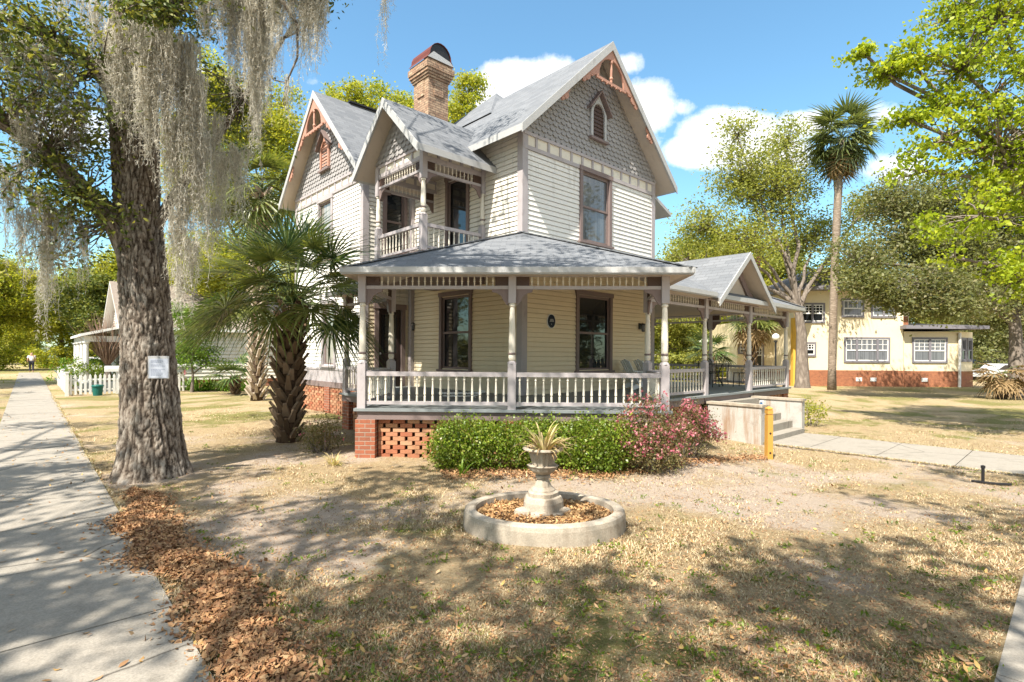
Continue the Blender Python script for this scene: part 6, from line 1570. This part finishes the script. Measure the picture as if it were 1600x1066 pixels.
# pedestrian
pp_ = AB(.3, 62); pr_ = thing('person', 'distant person in white shirt and dark trousers walking on the sidewalk', 'person', (pp_.x, pp_.y, .04), math.atan2(SV.y, SV.x))
def skin_body(verts, edges, radii, mat, name, parent):
    me = bpy.data.meshes.new(name); me.from_pydata(verts, edges, []); o = bpy.data.objects.new(name, me); link(o, parent); md = o.modifiers.new('skin', 'SKIN')
    for v, r in zip(me.skin_vertices[0].data, radii): v.radius = (r, r)
    me.skin_vertices[0].data[0].use_root = True; sb = o.modifiers.new('sub', 'SUBSURF'); sb.levels = 1; sb.render_levels = 1
    set_mats(me, mat); return o
sk = m_paint('skin', (.48, .28, .2), .05, .5, 0); drk = m_paint('dark_cloth', (.03, .03, .04), .1, .9, 0); wht = m_paint('white_cloth', (.75, .75, .74), .05, .9, .05)
vv = [(0, 0, .95), (0, 0, 1.2), (0, 0, 1.42), (0, 0, 1.50), (.02, 0, 1.6), (.02, 0, 1.70), (.0, .19, 1.40), (-.06, .25, 1.12), (.06, .25, .88), (0, -.19, 1.40), (.08, -.25, 1.12), (.16, -.24, .9), (.0, .1, .9), (.14, .1, .5), (.12, .1, .08), (.24, .1, .03), (0, -.1, .9), (-.08, -.1, .5), (-.26, -.1, .1), (-.15, -.1, .04)]
ee = [(0, 1), (1, 2), (2, 3), (3, 4), (4, 5), (2, 6), (6, 7), (7, 8), (2, 9), (9, 10), (10, 11), (0, 12), (12, 13), (13, 14), (14, 15), (0, 16), (16, 17), (17, 18), (18, 19)]
rr = [.14, .13, .14, .06, .09, .085, .06, .045, .035, .06, .045, .035, .09, .065, .045, .04, .09, .065, .045, .04]
skin_body(vv, ee, rr, sk, 'body', pr_)
skin_body([(0, 0, .92), (0, 0, 1.2), (0, 0, 1.43), (0, .2, 1.41), (-.04, .25, 1.2), (0, -.2, 1.41), (.05, -.25, 1.2)], [(0, 1), (1, 2), (2, 3), (3, 4), (2, 5), (5, 6)], [.165, .155, .15, .075, .07, .075, .07], wht, 'shirt', pr_)
skin_body([(0, 0, .95), (0, .1, .9), (.14, .1, .5), (.12, .1, .12), (0, -.1, .9), (-.08, -.1, .5), (-.26, -.1, .14)], [(0, 1), (1, 2), (2, 3), (0, 4), (4, 5), (5, 6)], [.16, .105, .08, .065, .105, .08, .065], drk, 'trousers', pr_)

# ================================================================== LEAF LITTER AND GRASS
def lit(n, xyz, l, w, mat, name, seed, tilt=.3):
    rng = np.random.default_rng(seed); ax = unit(rng, n); ax[:, 2] *= tilt; ax /= np.linalg.norm(ax, axis=1)[:, None]
    B_ = np.cross(ax, np.array([0, 0, 1.0]) + unit(rng, n) * tilt); B_ /= np.linalg.norm(B_, axis=1)[:, None]; N_ = np.cross(B_, ax); k = rng.uniform(.6, 1.25, (n, 1)); L = l * k; Wd = w * k * rng.uniform(.7, 1.3, (n, 1)); c = rng.uniform(-.12, .25, (n, 1)) * L
    q = [xyz - ax * L / 2, xyz - ax * L * .12 + B_ * Wd / 2 - N_ * c, xyz + ax * L * .22 + B_ * Wd * .38 - N_ * c * .6, xyz + ax * L / 2, xyz + ax * L * .22 - B_ * Wd * .38 - N_ * c * .6, xyz - ax * L * .12 - B_ * Wd / 2 - N_ * c]
    V_ = np.stack(q, 1).reshape(-1, 3); F_ = np.arange(n * 6).reshape(-1, 6); o = fast_mesh(name, V_, F_, mat); return tag(o, kind='stuff')
rng = np.random.default_rng(101); n = 21000
b_ = rng.uniform(1.0, 8.7, n) ; cen = 1.02 + .10 * np.sin(b_ * 1.7) + .06 * np.sin(b_ * 4.1); hw = (.17 + .08 * np.sin(b_ * 2.3 + 1) ** 2) * np.clip((9.0 - b_) / 1.5, .25, 1)
dv = rng.normal(size=n) * .68; a_ = cen + dv * hw; hgt = .05 * np.exp(-dv ** 2 * 1.1) * (.6 + .4 * np.sin(b_ * 3.1) ** 2)
xy = np.stack([SU.x * a_ + SV.x * b_, SU.y * a_ + SV.y * b_], 1)
z = .035 + hgt * rng.uniform(.25, 1.0, n)
lit(n, np.concatenate([xy, z[:, None]], 1), .058, .023, M['litter'], 'leaf_litter', 102, .55)
# single leaves lying about
def scatter(n, fn, seed):
    rng = np.random.default_rng(seed); out = []
    while len(out) < n:
        p = fn(rng)
        if p is not None: out.append(p)
    return np.array(out)
def on_walk(rng):
    a = rng.uniform(-.5, .85); b = rng.uniform(.8, 22) ** 1.0; 
    if rng.random() > .25 + .75 * max(0, (a + .1)): return None
    p = AB(a, b); return (p.x, p.y, .045)
lit(330, scatter(330, on_walk, 103), .06, .025, M['litter_yellow'], 'fallen_leaves', 104, .25)
def free(x, y):
    a = x * SU.x + y * SU.y; b = x * SV.x + y * SV.y
    if a < .84: return False
    ua, ub_ = x * u_.x + y * u_.y, x * v_.x + y * v_.y
    if ub_ < .36: return False
    if c0a + 3.7 < ua < c0a + 6.3 and ub_ < c0b - 2.8: return False
    lt, ls = ua - c0a, ub_ - c0b; q, d = (lt - ls) / R2, (lt + ls) / R2
    if -3.0 < q < 2.75 and d > -3.25: return False
    if lt > -2.9 and ls > -2.9: return False
    if ((x - rc.x) / .9) ** 2 + ((y - rc.y) / .72) ** 2 < 1: return False
    return True
def on_lawn(rng):
    y = FPX * EYE / rng.uniform(75, 520); x = rng.uniform(-1, 1) * y * 1.0
    if not free(x, y): return None
    return (x, y, float(ground(x, y)) + .035)
lit(800, scatter(800, on_lawn, 105), .055, .023, M['litter_yellow'], 'fallen_leaves', 106, .5)
lit(26000, scatter(26000, on_lawn, 115) - np.array([0, 0, .022]), .026, .011, M['litter'], 'leaf_crumbs', 116, .4)
def twigpos(rng):
    p = on_lawn(rng); return p
lit(1500, scatter(1500, on_lawn, 121) - np.array([0, 0, .02]), .10, .006, M['twig'], 'fallen_twigs', 122, .15)
# low weeds
wd_ = scatter(420, on_lawn, 123); rng = np.random.default_rng(124); rep = np.repeat(np.arange(420), 14)
Pw = wd_[rep] + rng.normal(size=(len(rep), 3)) * np.array([.035, .035, .004]) - np.array([0, 0, .02]); Vw = leaf_arrays(Pw, .038, .014, rng, -.35, .2); o = fast_mesh('weeds', Vw, quads(len(Vw)), M['hedge_leaf']); tag(o, kind='stuff')
# mulch strip in front of the shrubs
def bed(rng):
    px = rng.uniform(690, 1200); Y = rng.normal() * .22 + (8.35 if px < 960 else 8.5 + (px - 960) / 240 * 1.9); x = (px - 800) / FPX * Y
    if not free(x, Y): return None
    return (x, Y, float(ground(x, Y)) + rng.uniform(.01, .06))
lit(4200, scatter(4200, bed, 107), .06, .022, M['litter'], 'leaf_mulch', 108, .5)
# short dry turf: blades in the visible lawn
rng = np.random.default_rng(111); n = 330000
yy = rng.uniform(85, 530, n); Y = FPX * EYE / yy; X = rng.uniform(-1, 1, n) * Y * .99
keep = np.array([free(x, y) for x, y in zip(X, Y)]); X, Y = X[keep], Y[keep]
ms_ = np.array([masks(x, y) for x, y in zip(X, Y)]); tuft = np.array([fbm(x, y, 5.0, 21.0, 3) for x, y in zip(X, Y)]); pr = np.clip(1.2 - ms_[:, 0] * 1.2 + tuft * 1.0, .10, 1); keep = rng.uniform(0, 1, len(X)) < pr; X, Y, ms_ = X[keep], Y[keep], ms_[keep]
eb = rng.uniform(.9, 30, 5200) ** 1.0; ea = .80 + rng.normal(size=5200) * .022 + .02 * np.sin(eb * 5) ; ex_ = SU.x * ea + SV.x * eb; ey_ = SU.y * ea + SV.y * eb
pb_ = rng.uniform(.4, c0b - 4.2, 3600); pa_ = c0a + np.where(rng.uniform(0, 1, 3600) < .5, 3.75, 6.25) + rng.normal(size=3600) * .03; X = np.concatenate([X, ex_, u_.x * pa_ + v_.x * pb_]); Y = np.concatenate([Y, ey_, u_.y * pa_ + v_.y * pb_])
ms_ = np.concatenate([ms_, np.full((8800, 2), .55)])
n = len(X); gz = np.array(ground(X, Y)) ; az = rng.uniform(0, 6.283, n); h = rng.uniform(.008, .028, n) * (1 + .03 * Y); wd = .0028 * (1 + Y * .16) ; ln = rng.uniform(.3, 1.6, n) * h
P0 = np.stack([X, Y, gz - .012], 1); D = np.stack([np.cos(az), np.sin(az), 0 * az], 1); S = np.stack([-np.sin(az), np.cos(az), 0 * az], 1)
P0[-8800:, 2] += .03
tip = P0 + D * (ln * 1.5)[:, None] + np.array([0, 0, 1]) * (h * .55 + .016)[:, None]
V_ = np.stack([P0 - S * wd[:, None], P0 + S * wd[:, None], tip], 1)
isg = rng.uniform(0, 1, n) < np.clip((ms_[:, 1] - .47) * 1.3, .02, .5)
M['blade_dry'] = m_leaf('dry_grass_blade', [(.14, .085, .045), (.33, .23, .125), (.53, .41, .24), (.66, .55, .36), (.72, .62, .44)], .2, .8, .1)
M['blade_green'] = m_leaf('green_grass_blade', [(.07, .095, .02), (.14, .175, .035), (.25, .28, .06), (.38, .37, .12)], .3, .6, .2)
for m_, sel, nm in (('blade_dry', ~isg, 'dry_grass'), ('blade_green', isg, 'green_grass')):
    v = V_[sel].reshape(-1, 3); o = fast_mesh(nm, v, np.arange(len(v)).reshape(-1, 3), M[m_]); tag(o, kind='stuff')

# ================================================================== SKY, SUN, CAMERA
TRAVEL = Vector((0.503, 0.864)); EL_ = math.radians(54.5)
w = bpy.data.worlds.new('World'); scene.world = w; w.use_nodes = True
nt_ = w.node_tree; nt_.nodes.clear()
class WN(NT):
    def __init__(self, t): self.t = t
t = WN(nt_)
sky = t.n('ShaderNodeTexSky', sky_type='NISHITA', sun_disc=False, sun_elevation=EL_, sun_rotation=math.atan2(-TRAVEL.x, -TRAVEL.y), altitude=50, air_density=1.15, dust_density=0.45, ozone_density=2.2)
dirv = t.n('ShaderNodeTexCoord').outputs['Generated']
sep = t.n('ShaderNodeSeparateXYZ', {'Vector': dirv})
yy_ = t.math('MAXIMUM', sep.outputs[1], .05); p_ = t.math('DIVIDE', sep.outputs[0], yy_); q_ = t.math('DIVIDE', sep.outputs[2], yy_)
n1 = t.noise(dirv, 11.0, 10, .66); n2 = t.noise(dirv, 3.5, 5, .6)
nz = t.math('ADD', t.math('MULTIPLY', t.math('SUBTRACT', n1, .5), 1.7), t.math('MULTIPLY', t.math('SUBTRACT', n2, .5), .7))
CL = [(850, 135, 120, 42, 1), (800, 128, 60, 34, 1), (790, 150, 70, 30, .9), (975, 98, 42, 26, .55), (1005, 165, 58, 48, .8), (1062, 165, 34, 24, .5), (1140, 215, 85, 48, 1.0), (1195, 235, 70, 40, .9), (1262, 190, 60, 28, .7), (1075, 235, 45, 32, .8), (1380, 180, 70, 30, .5), (478, 130, 40, 22, .36), (530, 108, 20, 14, .3), (1400, 260, 80, 40, .6), (560, 100, 60, 10, .12), (1010, 215, 60, 26, .4), (300, 140, 90, 40, .6), (100, 200, 120, 50, .6)]
acc = None
for (px, py, rx, ry, amp) in CL:
    cx, cz = (px - 800) / FPX, (HOR - py) / FPX
    dx = t.math('DIVIDE', t.math('SUBTRACT', p_, cx), rx / FPX); dz = t.math('DIVIDE', t.math('SUBTRACT', q_, cz), ry / FPX)
    e = t.math('EXPONENT', t.math('MULTIPLY', t.math('ADD', t.math('MULTIPLY', dx, dx), t.math('MULTIPLY', dz, dz)), -.9)); e = t.math('MULTIPLY', e, amp)
    acc = e if acc is None else t.math('MAXIMUM', acc, e)
mask = t.math('MULTIPLY', t.ramp(t.math('ADD', t.math('MULTIPLY', acc, 1.15), t.math('MULTIPLY', nz, .55)), [(.36, 0), (.55, .72), (.75, 1)]), t.ramp(acc, [(.05, 0), (.2, 1)]))
mask = t.math('MULTIPLY', mask, t.math('GREATER_THAN', sep.outputs[1], .06))
# broken cloud added out of view, behind and above the camera, for fill light
rear = t.math('MULTIPLY', t.ramp(t.math('SUBTRACT', sep.outputs[2], t.math('MULTIPLY', sep.outputs[1], .95)), [(.12, 0), (.3, 1)]), t.ramp(t.noise(dirv, 2.6, 7, .6), [(.42, 0), (.56, 1)]))
mask = t.math('MAXIMUM', mask, rear)
cloudc = t.mix(t.ramp(n1, [(.3, 0), (.7, 1)]), (5.4, 5.5, 5.8), (7.0, 6.9, 6.8))
colr = t.mix(mask, t.mix(1.0, sky.outputs[0], (.84, 1.12, 1.10), 'MULTIPLY'), cloudc)
bg = t.n('ShaderNodeBackground', {'Color': colr, 'Strength': 0.11}); outw = t.n('ShaderNodeOutputWorld'); t.put(outw.inputs['Surface'], bg.outputs[0])
sl = bpy.data.lights.new('sun', 'SUN'); sl.energy = 5.0; sl.angle = math.radians(.55); sl.color = (1, .93, .82)
so = bpy.data.objects.new('sun', sl); COL.objects.link(so)
hx, hy = TRAVEL.x * math.cos(EL_), TRAVEL.y * math.cos(EL_); so.rotation_euler = Vector((hx, hy, -math.sin(EL_))).to_track_quat('-Z', 'Y').to_euler(); so.location = (-20, -30, 40)
cam = bpy.data.cameras.new('camera'); cam.sensor_width = 36; cam.lens = 36 * FPX / 1600; cam.shift_y = (HOR - 533) / 1600; cam.clip_end = 600; cam.clip_start = .05
co = bpy.data.objects.new('camera', cam); COL.objects.link(co); co.matrix_world = Matrix.Translation((0, 0, EYE)) @ Matrix.Rotation(math.radians(90), 4, 'X') @ Matrix.Rotation(math.radians(.35), 4, 'Z')
scene.camera = co
vs = scene.view_settings; vs.view_transform = 'Standard'; vs.look = 'None'; vs.exposure = 1.12; vs.gamma = 1.0; vs.use_curve_mapping = False
scene.cycles.max_bounces = 8; scene.cycles.diffuse_bounces = 4; scene.cycles.glossy_bounces = 3; scene.cycles.transmission_bounces = 4; scene.cycles.transparent_max_bounces = 6
